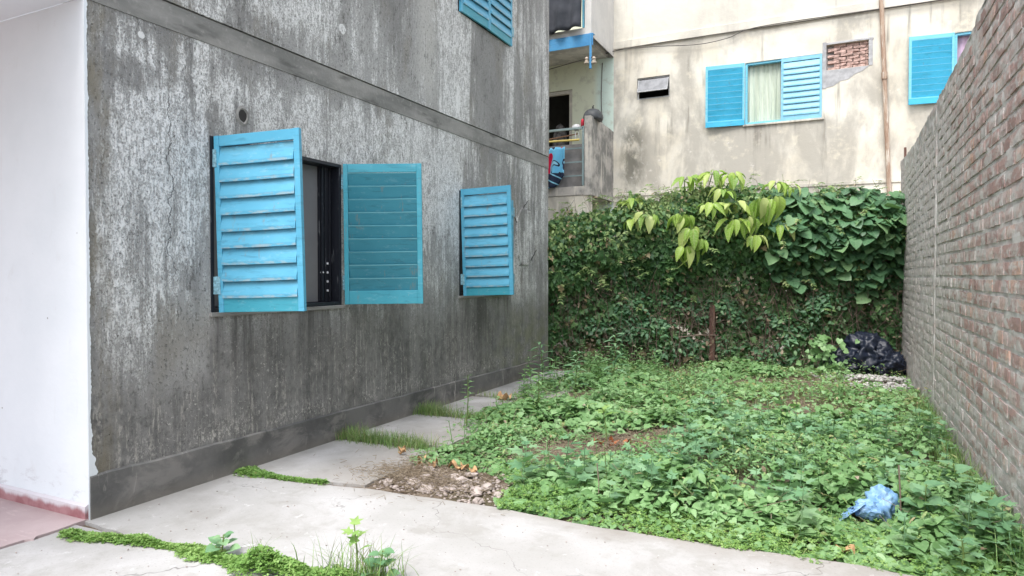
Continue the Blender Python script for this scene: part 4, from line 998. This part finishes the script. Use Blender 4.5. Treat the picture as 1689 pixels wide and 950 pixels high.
while len(HL) < 1150:
    L = random.uniform(3.0, LEN+.0); z = random.uniform(1.0, 2.8); tz = float(np.interp(L, TOPX, TOPZ))
    if z > tz+.02: continue
    if z < 1.25+.35*nz(L*2, 0, 2)+.35*max(0, 4.0-L): continue
    if L < 3.35+.35*nz(z*2, 1): continue
    HL.append((L, z))
HLa = np.array(HL); sf = surf(HLa[:, 0], HLa[:, 1])
back = []
for i, (L, z) in enumerate(HL):
    fr_ = i < 290
    dd = sf[i]+(random.uniform(.03, .12) if fr_ else random.uniform(-.10, .04))
    p = hp([L], [dd], [z])[0]
    nn = Nf*random.uniform(.35, .9)+np.array([random.gauss(0, .35), random.gauss(0, .25), random.uniform(.5, 1.4)]); dr = np.array([random.gauss(0, .5), random.gauss(-.2, .3), -1+random.gauss(0, .35)])+Nf*.3
    if fr_: place('leaf', hm[i % 3], hv, p, nn, dr, random.choice([.075, .10, .12, .15, .19])*random.uniform(.9, 1.1))
    else: back.append((p, nn, dr, random.uniform(.07, .13)))
B_ = [np.array([b[i] for b in back]) for i in range(4)]
tag(mesh_np('leaves', [cloud(HEART, *B_)], M['heart'], hv), kind='stuff')
k = 120; L = rng.uniform(3.3, LEN, k); z = rng.uniform(1.2, 2.7, k); A = hp(L, surf(L, z), z); B = A+np.stack([rng.normal(0, .15, k), rng.normal(0, .05, k), rng.normal(0, .15, k)], 1)
tag(mesh_np('stems', [sticks(A, B, np.full(k, .003))], M['stem'], hv), kind='stuff')
# --- lime green broad leaved sapling hanging over the middle of the hedge
bmsh = []
for q in range(4):
    tv, tt = BROAD; tv = tv.copy(); tv[:, 0] *= (.62, .78, .55, .68)[q]; tv[:, 2] += .035*np.sin(tv[:, 1]*16+q)*np.abs(tv[:, 0])*4*.5-(.15*q)*tv[:, 1]**2*.5
    me = bpy.data.meshes.new('broad_leaf'); me.from_pydata([tuple(x) for x in tv], [], [tuple(int(i) for i in x) for x in tt]); me.materials.append(M['lime_leaf'])
    for p_ in me.polygons: p_.use_smooth = True
    bmsh.append(me)
def sapling(label, whorls, base, name='broad_leaf_sapling'):
    t = empty(name, base, label, 'plant'); st = MB()
    for (L, d, z, n, s_, pitch) in whorls:
        c = hp([L], [d], [z])[0]; b0 = hp([L*.75+2.4*.25], [.05], [z-.45])[0]
        st = MB(); st.tube([b0, (b0+c)/2+np.array([0, 0, .06]), c], .012, 6, .006)
        a0 = random.uniform(0, 6.28)
        for j in range(n+4):
            a = a0+6.283*j/(n+4)+random.uniform(-.4, .4); out = E_*math.cos(a)+Nf*math.sin(a)*.8+Nf*.30; out = out/np.linalg.norm(out)
            pt = pitch+random.uniform(-.5, .4); pl_ = random.uniform(.03, .11); q = c+out*pl_+np.array([0, 0, random.uniform(-.02, .05)])
            st.tube([c, q], .0035, 4)
            dr = out*math.cos(pt)+np.array([0, 0, 1])*math.sin(pt); up = np.array([0, 0, 1])*math.cos(pt)-out*math.sin(pt)+Nf*.45+rng.normal(0, .25, 3)
            place('leaf', bmsh[random.randrange(4)], t, q, up, dr, s_*random.uniform(.5, 1.0))
        obj('branch', st, M['stem'], t)
    return t
sapling('lime green broad leaved sapling drooping over the middle of the hedge',
        [(2.05, .35, 2.90, 5, .24, -.2), (2.45, .42, 2.98, 6, .26, -.3), (2.75, .44, 2.95, 6, .26, -.5), (2.60, .46, 2.72, 5, .24, -.3), (2.40, .52, 2.50, 6, .24, -.5), (2.75, .5, 2.52, 5, .24, -.6),
         (1.98, .54, 2.33, 6, .30, -.9), (2.12, .55, 2.15, 5, .33, -1.0), (2.05, .50, 1.88, 5, .33, -1.1), (2.28, .52, 1.98, 3, .26, -1.2), (1.50, .48, 2.36, 3, .26, -.7), (1.25, .46, 2.28, 2, .22, -.5),
         (2.75, .54, 2.24, 5, .28, -.7), (3.12, .58, 2.56, 2, .38, -1.3), (3.30, .58, 2.60, 2, .40, -1.3), (2.95, .56, 2.30, 4, .28, -1.0), (3.45, .46, 2.22, 5, .28, -.4), (3.05, .50, 2.02, 4, .26, -.7), (3.42, .38, 2.84, 6, .22, -.3), (3.62, .36, 2.78, 3, .20, -.8)], tuple(hp([2.4], [-.3], [0])[0]))
sapling('small lime green shoot sticking up above the left of the hedge', [(1.25, .12, 2.62, 6, .22, -.1), (1.45, .10, 2.58, 5, .18, -.2)], tuple(hp([1.3], [-.3], [0])[0]))
# ------------------------------------------------------------------ garden ground cover
def xmin(y): return np.interp(y, [1.2, 1.9, 2.3, 3.5, 5.2, 7.2], [1.15, 1.0, .78, .60, .42, .22])
def ymin(x): return np.interp(x, [.9, 1.8, 2.1, 2.6, 3.4, 4.05, 4.9], [1.98, 1.80, 1.34, 1.27, 1.30, 1.34, 1.28])
def gmask(X, Y):
    m = np.ones(len(X))
    u_ = ((X-2.15)*.62+(Y-2.95)*.78)/.85; v_ = ((X-2.15)*.78-(Y-2.95)*.62)/.36; m *= np.clip((u_**2+v_**2-.5)*1.4, .04, 1)          # dry patch in the middle
    e2 = ((X-2.75)/.45)**2+((Y-3.75)/.28)**2; m *= np.clip((e2-.35)*1.4, .15, 1)
    e3 = ((X-1.45)/.62)**2+((Y-1.55)/.42)**2; m *= np.clip((e3-.8)*3, 0, 1)                # rubble patch
    e4 = ((X-4.45)/.5)**2+((Y-7.4)/.8)**2; m *= np.clip((e4-.6)*1.5, .08, 1)              # lime by the bag
    e5 = ((X-3.6)/.9)**2+((Y-5.3)/.6)**2; m *= np.clip((e5-.2)*1.2, .22, 1); e6 = ((X-3.2)/.9)**2+((Y-7.0)/.6)**2; m *= np.clip((e6-.2)*1.2, .3, 1)
    m *= np.clip(((X-4.18)**2+(Y-1.98)**2)/.030, .12, 1)
    m *= np.clip(.80+1.5*NV(X*1.3, Y*1.3, X*0+2), .22, 1)*np.clip(1.15-.13*np.maximum(Y-4.2, 0)*np.clip((X-1.5)/1.5, 0, 1), .35, 1)
    return m
def field(n, x0, x1, y0, y1, f=None, edge=.06):
    X = rng.uniform(x0, x1, n); Y = rng.uniform(y0, y1, n)
    j = NV(X*5, Y*5, X*0+6)*.10
    k = (X > xmin(Y)+j) & (Y > ymin(X)+j-edge) & (X < 4.86) & (((X-P0[0])*Nf[0]+(Y-P0[1])*Nf[1]) > -.35)
    m = gmask(X, Y)*(f(X, Y) if f else 1); k &= rng.uniform(0, 1, n) < m
    return X[k], Y[k]
def hgt(X, Y): # height of the weeds
    h = .045+.07*np.clip((X-2.3)/1.5, 0, 1)*np.clip((4.8-Y)/1.5, .3, 1)+.15*np.clip(NV(X*1.5, Y*1.5, X*0)+.35, 0, 1)+.07*np.clip(NV(X*4, Y*4, X*0+3)+.2, 0, 1)
    e = np.clip(np.minimum((Y-ymin(X))/.45, (X-xmin(Y))/.45), .18, 1)*np.clip(.25+gmask(X, Y), .3, 1); e = e*np.clip(((X-2.0)**2+(Y-2.1)**2)/.8, .35, 1)*np.clip(((X-4.12)**2+(Y-1.82)**2)/.10, .30, 1); return h*e+.015
gz = lambda X, Y: np.array([soil_z(a, b) for a, b in zip(X, Y)])
# heart leaved carpet: denser close to the camera
parts = []
for (n, x0, x1, y0, y1, s0, s1) in ((19000, .6, 4.88, 1.25, 2.8, .026, .058), (16000, .5, 4.88, 2.8, 4.8, .030, .060), (13000, .2, 4.88, 4.8, 9.2, .035, .065)):
    X, Y = field(n, x0, x1, y0, y1); n = len(X); Z = gz(X, Y)+hgt(X, Y)*rng.uniform(.25, 1.1, n)
    N_ = rn(n, 1.0, .40); N_[:, 1] -= .25; zone = np.clip(1+1.5*NV(X*.9, Y*.9, X*0+31), .5, 1.75); sz = rng.uniform(s0, s1, n)*zone; hh_ = NV(X*2.3, Y*2.3, X*0+17) > .22
    P_ = np.stack([X, Y, Z], 1); parts.append(cloud(HEART, P_[~hh_], N_[~hh_], (rdir(n)-np.array([0, .3, .25]))[~hh_], sz[~hh_])); parts.append(cloud(OVAL, P_[hh_]+rng.normal(0, .02, (hh_.sum(), 3))*np.array([1, 1, .6]), N_[hh_], rdir(n)[hh_]+np.array([0, 0, .2]), sz[hh_]*1.15))
tag(mesh_np('leafy_ground_cover', parts, M['carpet']), 'low green heart leaved ground cover carpeting the garden bed', 'ground cover', kind='stuff')
# clover edging and joints
def strip(n, pts, wd, hh, s0, s1):
    seg = np.array(pts); ln = np.linalg.norm(np.diff(seg[:, :2], axis=0), axis=1); cum = np.concatenate([[0], np.cumsum(ln)]); t = rng.uniform(0, cum[-1], n)
    X = np.interp(t, cum, seg[:, 0]); Y = np.interp(t, cum, seg[:, 1]); Wd = np.interp(t, cum, seg[:, 2])*(.8+.9*NV(t*4, t*0, t*0+3)); q = rng.normal(0, .42, n); q = np.clip(q, -1.1, 1.1)
    X = X+rng.normal(0, .01, n); Y = Y+q*Wd; H_ = hh*np.clip(1-(q/1.15)**2, .05, 1)*np.clip(.6+NV(X*6, Y*6, X*0), .3, 1.3)*np.clip(Wd/.10, .3, 1.2)
    P = np.stack([X, Y, .003+H_*rng.uniform(.2, 1, n)], 1); return P, rn(n, 1, .45), rdir(n), rng.uniform(s0, s1, n)
J1 = [(.10, -.21, .03), (.25, -.19, .055), (.6, -.10, .05), (.85, -.06, .03), (1.05, -.06, .09), (1.4, -.06, .12), (1.8, -.02, .12), (2.3, .0, .09)]
J2 = [(.01, 1.10, .08), (.12, 1.10, .08), (.35, 1.10, .06), (.55, 1.12, .045), (.80, 1.14, .03)]
X, Y = field(30000, 1.7, 4.88, 1.22, 2.3, lambda X, Y: np.clip((2.15-Y)/.6, 0, 1), .09); n = len(X)
par = [cloud(TREF, np.stack([X, Y, gz(X, Y)+.03+.05*rng.uniform(0, 1, n)*np.clip((Y-1.2)/.3, .3, 1)], 1), rn(n, 1, .4), rdir(n), rng.uniform(.014, .030, n))]
tag(mesh_np('clover_carpet', par, M['clover']), 'bright green clover along the front edge of the garden bed', 'clover', kind='stuff')
tag(mesh_np('joint_clover', [cloud(TREF, *strip(8000, J1, 1, .085, .018, .036))], M['clover']), 'bright clover growing in the pavement joint by the corner', 'clover', kind='stuff')
tag(mesh_np('joint_clover', [cloud(TREF, *strip(1700, J2, 1, .10, .018, .036))], M['clover']), 'small bright clover clump in the second joint beside the grey wall', 'clover', kind='stuff')
# grass
def gpatch(n, cx, cy, sx, sy, h0, h1, w_=.004):
    X = rng.normal(cx, sx, n); Y = rng.normal(cy, sy, n); X = np.maximum(X, .03); return blades(np.stack([X, Y, np.zeros(n)], 1), rng.uniform(h0, h1, n), rng.uniform(w_*.6, w_*1.4, n), .8)
tag(mesh_np('joint_grass', [gpatch(800, .25, 2.26, .17, .06, .05, .17), gpatch(800, .70, 2.27, .15, .065, .05, .15), gpatch(60, .06, 2.3, .02, .1, .1, .2, .003)], M['grass']), 'grass tufts in the pavement joint below the large window', 'grass', kind='stuff')
tag(mesh_np('joint_grass', [gpatch(600, .18, 3.47, .12, .06, .07, .20), gpatch(420, .60, 3.47, .16, .06, .05, .14), gpatch(120, .3, 4.66, .15, .05, .05, .12)], M['grass']), 'grass tufts in the farther pavement joint by the grey wall', 'grass', kind='stuff')
X, Y = field(16000, .4, 4.86, 2.6, 9.3, lambda X, Y: np.clip((Y-2.4)/2.5, .15, 1)); n = len(X); g1 = blades(np.stack([X, Y, gz(X, Y)], 1), rng.uniform(.06, .20, n), rng.uniform(.004, .008, n), .9)
X, Y = field(7000, 1.8, 4.86, 1.28, 3.2, lambda X, Y: np.clip(NV(X*2, Y*2, X*0+11)*2+.3, 0, 1)); n = len(X); g2 = blades(np.stack([X, Y, gz(X, Y)], 1), rng.uniform(.06, .17, n), rng.uniform(.003, .005, n), 1.0)
n = 1500; Y = rng.uniform(1.4, 6, n); X = 4.86-np.abs(rng.normal(0, .10, n)); g3 = blades(np.stack([X, Y, gz(X, Y)], 1), rng.uniform(.12, .34, n), rng.uniform(.004, .007, n), .7)
tag(mesh_np('garden_grass', [g1, g2, g3], M['grass']), 'thin grass blades mixed through the weeds of the garden bed', 'grass', kind='stuff')
n = 2200; X, Y = field(n*3, .6, 4.8, 1.6, 8.8); n = len(X); Z = gz(X, Y)+hgt(X, Y)*rng.uniform(.8, 1.3, n)
tag(mesh_np('small_herbs', [cloud(LONG, np.stack([X, Y, Z], 1), rn(n, 1, .4), rdir(n)+np.array([0, 0, .25]), rng.uniform(.03, .075, n)), cloud(OVAL, np.stack([X+.03, Y, Z-.01], 1), rn(n, 1, .5), rdir(n), rng.uniform(.02, .05, n))], M['grass']), 'small narrow leaved herbs growing through the ground cover', 'herbs', kind='stuff')
# taller weeds with lobed and long leaves mixed in
parts = []; stem_p = []; stem_q = []
def weed_pts(x, y, h, kind):
    z0 = soil_z(x, y); lean = np.array([random.gauss(0, .12), random.gauss(0, .12), 1]); k = int(5+h*34) if kind == 'long' else int(4+h*18); out = []
    for i in range(k):
        t = (i+1)/k; a = i*2.4; p = np.array([x, y, z0])+lean*h*t; out.append((p, a, t))
    stem_p.append((x, y, z0)); stem_q.append(tuple(np.array([x, y, z0])+lean*h)); return out
def addw(pts, tm, s_, up=.8, dst=None):
    P, N, D, S = [], [], [], []
    for p, a, t in pts:
        d = np.array([math.cos(a), math.sin(a), .35-.3*random.random()]); P.append(p+d*.012); D.append(d); N.append(np.array([-math.cos(a)*.4, -math.sin(a)*.4, 1])+np.random.default_rng(int(a*997+p[0]*9999) % 99991).normal(0, .2, 3)); S.append(s_*(1.1-.55*t)*random.uniform(.8, 1.2))
    (dst if dst is not None else parts).append(cloud(tm, P, N, D, S))
for i in range(260):
    x = random.uniform(.7, 4.8); y = random.uniform(1.9, 8.5) if i % 3 else random.uniform(4.5, 8.8)
    if i % 4 == 0: x = random.uniform(.5, 1.9); y = random.uniform(4.0, 7.6)
    if x < float(xmin(y))+.05 or y < float(ymin(x))+.2 or gmask(np.array([x]), np.array([y]))[0] < .4 or (x-P0[0])*Nf[0]+(y-P0[1])*Nf[1] < .1: continue
    h = random.uniform(.14, .34)*(1.5 if i % 4 == 0 else 1); addw(weed_pts(x, y, h, 'long'), LONG if i % 2 else OVAL, random.uniform(.07, .11))
tag(mesh_np('tall_weeds', parts+[sticks(np.array(stem_p), np.array(stem_q), np.full(len(stem_p), .003))], M['carpet']), 'upright leafy weeds scattered through the garden bed', 'weeds', kind='stuff')
parts = []; stem_p = []; stem_q = []
for i in range(270):
    x = random.uniform(1.9, 4.78); y = random.uniform(1.5, 4.6)
    if x < 2.7 and y > 2.2: continue
    if gmask(np.array([x]), np.array([y]))[0] < .5 or math.dist((x, y), (4.1, 1.8)) < .30: continue
    addw(weed_pts(x, y, random.uniform(.18, .40), 'lobed')[2:], LOBED, random.uniform(.10, .18))
tag(mesh_np('lobed_weeds', parts+[sticks(np.array(stem_p), np.array(stem_q), np.full(len(stem_p), .003))], M['lobed']), 'pale green lobed leaf weeds on the right of the garden bed', 'weeds', kind='stuff')
# straw in the bare patches
def straw(n, cx, cy, sx, sy, ln=.07):
    P = np.stack([rng.normal(cx, sx, n), rng.normal(cy, sy, n), rng.uniform(-.02, .03, n)], 1); a = rng.uniform(0, 6.28, n); l = rng.uniform(.02, ln, n); Q = P+np.stack([np.cos(a)*l, np.sin(a)*l, rng.normal(.004, .012, n)], 1); return sticks(P, Q, rng.uniform(.0008, .0022, n))
tag(mesh_np('dry_straw', [straw(1900, 1.95, 2.62, .26, .22), straw(1500, 2.35, 3.2, .28, .22), straw(900, 2.75, 3.75, .25, .16), straw(1900, 1.34, 1.56, .27, .16, .07), straw(500, 1.08, 1.75, .08, .15), straw(1500, 3.6, 5.4, .6, .5, .12), straw(1500, 3.7, 6.9, .6, .6, .12)], M['straw']), 'dry straw and dead vine scraps on the bare earth patches', 'straw', kind='stuff')
n = 2600; X, Y = field(n, .6, 4.8, 1.5, 8.8); n = len(X); Z = gz(X, Y)+hgt(X, Y)*rng.uniform(.5, 1.15, n); P = np.stack([X, Y, Z], 1); a_n = rng.uniform(0, 6.28, n); l_n = rng.uniform(.04, .16, n)
tag(mesh_np('dead_litter', [cloud(OVAL, P[:500], rn(500, .8, .5), rdir(500), rng.uniform(.02, .055, 500)), sticks(P[500:], P[500:]+np.stack([np.cos(a_n)*l_n, np.sin(a_n)*l_n, rng.normal(.02, .05, n)], 1)[500:], rng.uniform(.001, .0022, n-500))], M['straw']), 'dead stalks and brown leaf scraps lying over the weeds', 'plant litter', kind='stuff')
# rubble
vr, fr = icosphere(2); stm = []
for q in range(6):
    me = bpy.data.meshes.new('stone'); r = random.Random(q)
    me.from_pydata([tuple(np.sign(c)*abs(c)**.6*(1+.38*nz(x*1.4+q*5, y*1.4, z*1.4)) for c in (x, y, z)) for x, y, z in vr], [], fr); me.materials.append(M['stone']); stm.append(me)
k = 0
while k < 40:
    x = random.gauss(1.48, .27); y = random.gauss(1.52, .15)
    if not (1.12 < x < 2.05 and 1.27 < y < 1.86): continue
    s_ = random.uniform(.016, .05)
    o = link('stone', stm[k % 6], None); o.location = (x, y, soil_z(x, y)+.012+s_*.25); o.scale = (s_, s_*random.uniform(.6, 1), s_*random.uniform(.25, .5)); o.rotation_euler = (random.uniform(-.3, .3), random.uniform(-.3, .3), random.uniform(0, 6)); k += 1
    tag(o, 'pale broken stone in the rubble patch at the edge of the path', 'stone', 'stones in the rubble patch')
n = 900; P = np.stack([rng.normal(1.5, .28, n), rng.normal(1.54, .17, n), rng.uniform(-.03, -.005, n)], 1); P = P[(P[:, 1] > 1.26) & (P[:, 0] > 1.07)]
def pebbles(P, s0, s1):
    v, f = icosphere(1); v = np.array(v)*np.array([1, .8, .55]); t = np.array(f); n = len(P); s_ = rng.uniform(s0, s1, n); a = rng.uniform(0, 6.28, n); J = 1+rng.uniform(-.25, .25, (n, len(v), 1)); c, s2_ = np.cos(a)[:, None], np.sin(a)[:, None]
    V = v[None]*J*s_[:, None, None]; V = np.stack([V[..., 0]*c-V[..., 1]*s2_, V[..., 0]*s2_+V[..., 1]*c, V[..., 2]], 2)+P[:, None]; return V.reshape(-1, 3), (t[None]+(np.arange(n)*len(v))[:, None, None]).reshape(-1, 3)
tag(mesh_np('gravel', [pebbles(P, .005, .018)], M['stone']), 'small gravel and mortar crumbs in the rubble patch', 'gravel', kind='stuff')
n = 300; P = np.stack([rng.normal(4.48, .22, n), rng.normal(7.55, .22, n), rng.uniform(-.01, .02, n)], 1); P2 = np.stack([rng.normal(4.4, .28, 200), rng.normal(8.15, .12, 200), rng.uniform(.0, .05, 200)], 1)
tag(mesh_np('lime_rubble', [pebbles(P, .008, .04), pebbles(P2, .02, .05)], M['lime']), 'white lime rubble spilled on the ground before the black bag', 'rubble', kind='stuff')
n = 420; P = np.stack([rng.uniform(.1, 4.6, n), rng.uniform(-1.0, 1.15, n), np.full(n, .003)], 1)
tag(mesh_np('pavement_crumbs', [pebbles(P, .002, .006)], M['stone']), 'scattered crumbs of dirt on the concrete pavement', 'crumbs', kind='stuff')
# dead leaves
def curled(name, mat, items, label, group=None):
    for (x, y, s_, a) in items:
        tv, tt = BROAD; tv = tv.copy(); tv[:, 2] = .9*np.abs(tv[:, 0])+.25*np.sin(tv[:, 1]*7); me = bpy.data.meshes.new(name); me.from_pydata([tuple(q) for q in tv], [], [tuple(int(i) for i in q) for q in tt]); me.materials.append(mat)
        o = link(name, me, None); o.location = (x, y, (soil_z(x, y) if y > 1.25 and x > 1.05 else 0)+.02); o.scale = (s_, s_, s_); o.rotation_euler = (random.uniform(-.2, .3), random.uniform(-.4, .4), a); tag(o, label, 'leaf', group)
curled('dead_leaf', M['dryleaf'], [(.80, 2.04, .09, .5), (.86, 2.02, .07, 2.1)], 'tan dead leaf on the slab below the grass tufts', 'tan dead leaves below the grass')
curled('dead_leaf', M['dryleaf'], [(1.10, 1.92, .11, 1), (1.22, 1.93, .12, 3), (1.33, 1.90, .11, 5), (1.45, 1.89, .10, 0), (1.15, 1.83, .09, 2), (1.56, 1.87, .08, 4)], 'tan dead leaf along the top of the rubble patch', 'tan dead leaves by the rubble')
curled('dead_leaf', M['orangeleaf'], [(3.88, 5.05, .16, .4), (3.98, 5.0, .14, 2.4), (4.02, 5.1, .12, 4.2)], 'orange dead leaf in the weeds towards the brick wall', 'orange dead leaves near the brick wall')
curled('dead_leaf', M['orangeleaf'], [(2.25, 3.12, .13, .4), (2.4, 3.15, .12, 2.4), (2.5, 3.18, .10, 1.2), (2.1, 3.05, .10, 5.2), (2.97, 3.8, .12, 2.2)], 'orange dead leaf on the dry patch in mid garden', 'orange dead leaves in mid garden')
curled('dead_leaf', M['dryleaf'], [(4.08, 1.42, .10, 1.2)], 'single tan dead leaf at the front edge of the bed', None)
curled('dead_leaf', M['dryleaf'], [(.58, 4.5, .14, 1.2), (.42, 4.62, .13, 3.2)], 'tan dead leaf on the far path slab by the wall', 'tan dead leaves on the far slab')
# single plants with leaves of their own
def leafmesh(tm, mat, name):
    me = bpy.data.meshes.new(name); me.from_pydata([tuple(q) for q in tm[0]], [], [tuple(int(i) for i in q) for q in tm[1]]); me.materials.append(mat); return me
LM = {'long': leafmesh(LONG, M['carpet'], 'long_leaf'), 'pale': leafmesh(LONG, M['lobed'], 'pale_long_leaf'), 'lobed': leafmesh(LOBED, M['lobed'], 'lobed_leaf'), 'lobed_lime': leafmesh(LOBED, M['clover'], 'lime_lobed_leaf'), 'heart': leafmesh(HEART, M['lobed'], 'heart_leaf'), 'oval': leafmesh(OVAL, M['carpet'], 'oval_leaf')}
def plant(name, label, x, y, h, n, s0, kind, lean=(0, 0), spread=.02, z0=None, top=.5, t0=.15):
    z0 = (soil_z(x, y) if x > 1.0 and y > 1.25 else 0) if z0 is None else z0
    t = empty(name, (x, y, z0), label, 'plant'); top_ = np.array([x+lean[0], y+lean[1], z0+h]); b = np.array([x, y, z0])
    st = MB().tube([b, (b+top_)/2+np.array([.01, 0, .01]), top_], .006, 6, .003)
    for i in range(n):
        u = t0+(1-t0)*(i+.5)/n; a = i*2.4+random.uniform(-.3, .3); p = b+(top_-b)*u; d = np.array([math.cos(a), math.sin(a), random.uniform(.05, .5)]); q = p+d*spread*(1.2-u)
        if spread > .03: st.tube([p, q], .0025, 4)
        place('leaf', LM[kind], t, q, (-d[0]*.4+random.gauss(0, .15), -d[1]*.4-.15+random.gauss(0, .15), 1), d-np.array([0, 0, .2]), s0*(1.1-(1-top)*u)*random.uniform(.8, 1.15))
    obj('stem', st, M['stem'], t); return t
plant('leafy_weed', 'slender upright weed with narrow leaves by the farther pavement joint', .80, 3.10, .50, 30, .085, 'long', (.0, .03), .015)
plant('leafy_weed', 'bushy upright weed with narrow leaves in front of the wall end', 1.25, 3.75, .50, 40, .13, 'long', (.02, 0), .02)
plant('leafy_weed', 'tall pale weed with long leaves at the far end of the grey wall', .62, 5.35, .62, 24, .22, 'pale', (-.03, 0), .03)
plant('leafy_weed', 'tall broad topped weed standing before the left of the hedge', 1.25, 6.3, .70, 30, .22, 'pale', (.03, 0), .03)
plant('leafy_weed', 'low wide weed at the foot of the hedge left of centre', 1.0, 5.5, .50, 32, .17, 'pale', (.03, 0), .03)
plant('lobed_seedling', 'young plant with a lime lobed leaf top in the near pavement joint', 1.95, .05, .26, 7, .085, 'lobed_lime', (-.03, .02), .03, 0, .8, .5)
plant('heart_leaf_seedling', 'low plant with pale heart leaves beside the lobed seedling', 2.05, .06, .16, 9, .075, 'heart', (.03, .02), .05, 0)
plant('heart_leaf_seedling', 'small plant with rounded leaves on the clover strip in the near joint', 1.12, -.02, .10, 9, .065, 'heart', (.0, .02), .05, 0)
plant('broad_leaf_weed', 'broad rounded leaf weed growing beside the blue plastic bag', 4.42, 1.92, .30, 9, .13, 'heart', (.03, .04), .05)
plant('broad_leaf_weed', 'broad leaf weed against the foot of the brick wall', 4.66, 2.35, .34, 10, .13, 'heart', (-.03, .0), .05)
plant('broad_leaf_weed', 'low broad leaf weed at the lower right corner of the bed', 4.55, 1.45, .20, 11, .12, 'lobed', (0, 0), .06)
plant('yellow_stem_plant', 'thin pale stemmed shoot rising from the dry patch', 2.20, 3.10, .34, 4, .11, 'lobed_lime', (-.04, .0), .02, None, .9, .8)
tag(mesh_np('joint_grass', [gpatch(200, 2.0, .05, .12, .05, .10, .26, .006), gpatch(16, 1.40, -.03, .03, .03, .12, .2, .005)], M['grass']), 'long grass tuft around the lobed seedling in the near joint', 'grass', kind='stuff')
tag(obj('dead_stalk', MB().tube([(2.62, 1.62, -.02), (2.625, 1.62, .12), (2.612, 1.62, .25)], .004, 5), M['twig']), 'thin dead stalk standing in the front of the garden bed', 'stalk')
tag(obj('dead_stalk', MB().tube([(4.33, 1.95, -.02), (4.325, 1.96, .17), (4.315, 1.96, .36)], .005, 5), M['twig']), 'thin brown stalk standing beside the blue plastic bag', 'stalk')
# ------------------------------------------------------------------ rubbish
def crumple(name, blobs, mat, sub_, amp, fr_, label, cat, flat=0):
    mb = MB(); v, f = icosphere(sub_)
    for (cx, cy, cz, rx, ry, rz, sd) in blobs:
        vs_ = []
        for x, y, z in v:
            q = Vector((x*fr_+sd, y*fr_, z*fr_)); r_ = 1-abs(mnoise.noise(q))*amp*1.6+amp*.55*(1-abs(mnoise.noise(q*2.3))*2)+.25*mnoise.noise(q*.5)+amp*.20*(1-2*abs(mnoise.noise(q*4.6)))
            vs_.append((cx+rx*x*r_, cy+ry*y*r_, max(cz+rz*z*r_, flat)))
        mb.add(vs_, f)
    return tag(obj(name, mb, mat, smooth=True), label, cat)
crumple('rubbish_bag', [(4.38, 8.70, .30, .33, .27, .32, 1), (4.62, 8.66, .17, .22, .26, .21, 5), (4.08, 8.62, .16, .24, .22, .22, 9)], M['bag'], 5, .34, 1.5, 'crumpled black plastic rubbish bag at the foot of the hedge', 'rubbish bag', .02)
nl = 90; P = np.stack([rng.normal(3.84, .14, nl), rng.normal(8.42, .08, nl), rng.uniform(.05, .55, nl)], 1)
tag(mesh_np('creeping_vine', [cloud(HEART, P, Nf[None]+rn(nl, .6, .3), rdir(nl)-np.array([0, 0, .5]), rng.uniform(.05, .09, nl))], M['carpet']), 'vine leaves creeping over the left of the black bag', 'vine', kind='stuff')
# blue plastic bag: puffed and crumpled on the right, its twisted open mouth trailing to the left
mb = MB(); v, f = icosphere(5)
for (cx, cy, cz, rx, ry, rz, sd_, tw) in ((4.235, 2.06, .10, .088, .08, .095, 2, 0), (4.165, 1.99, .075, .075, .055, .055, 7, 0)):
    vs_ = []
    for x, y, z in v:
        q = Vector((x*1.5+sd_, y*1.5+z*.8, z*1.2)); r_ = 1.0-.55*abs(mnoise.noise(q*.8))+.16*(1-2*abs(mnoise.noise(q*1.5)))+.035*(1-2*abs(mnoise.noise(q*3.6)))
        r_ *= 1+.15*max(0, -z)
        vs_.append((cx+rx*x*r_, cy+ry*y*r_, max(cz+rz*z*r_, -.01)))
    mb.add(vs_, f)
k0 = len(mb.v); kk = 30                     # the mouth: a short flared sleeve
for i in range(13):
    u = i/12; c = (4.125-.085*u, 1.955-.03*u, .10-.055*u); rr_ = .030+.028*u**1.5
    for j in range(kk):
        a = 2*math.pi*j/kk; q = 1+.45*(1-2*abs(nz(math.cos(a)*1.7, math.sin(a)*1.7, u*1.5)))+.18*nz(math.cos(a)*5, math.sin(a)*5, u*3)
        mb.v.append((c[0]+rr_*q*math.sin(a)*.6, c[1]-rr_*q*math.cos(a), max(c[2]+rr_*q*math.sin(a)*.6, -.005)))
for i in range(12):
    for j in range(kk): mb.f.append((k0+i*kk+j, k0+i*kk+(j+1) % kk, k0+(i+1)*kk+(j+1) % kk, k0+(i+1)*kk+j))
bb = obj('plastic_bag', mb, M['bluebag'], smooth=True); tag(bb, 'crumpled pale blue plastic bag lying in the weeds', 'plastic bag')
sd = bb.modifiers.new('thick', 'SOLIDIFY'); sd.thickness = .002
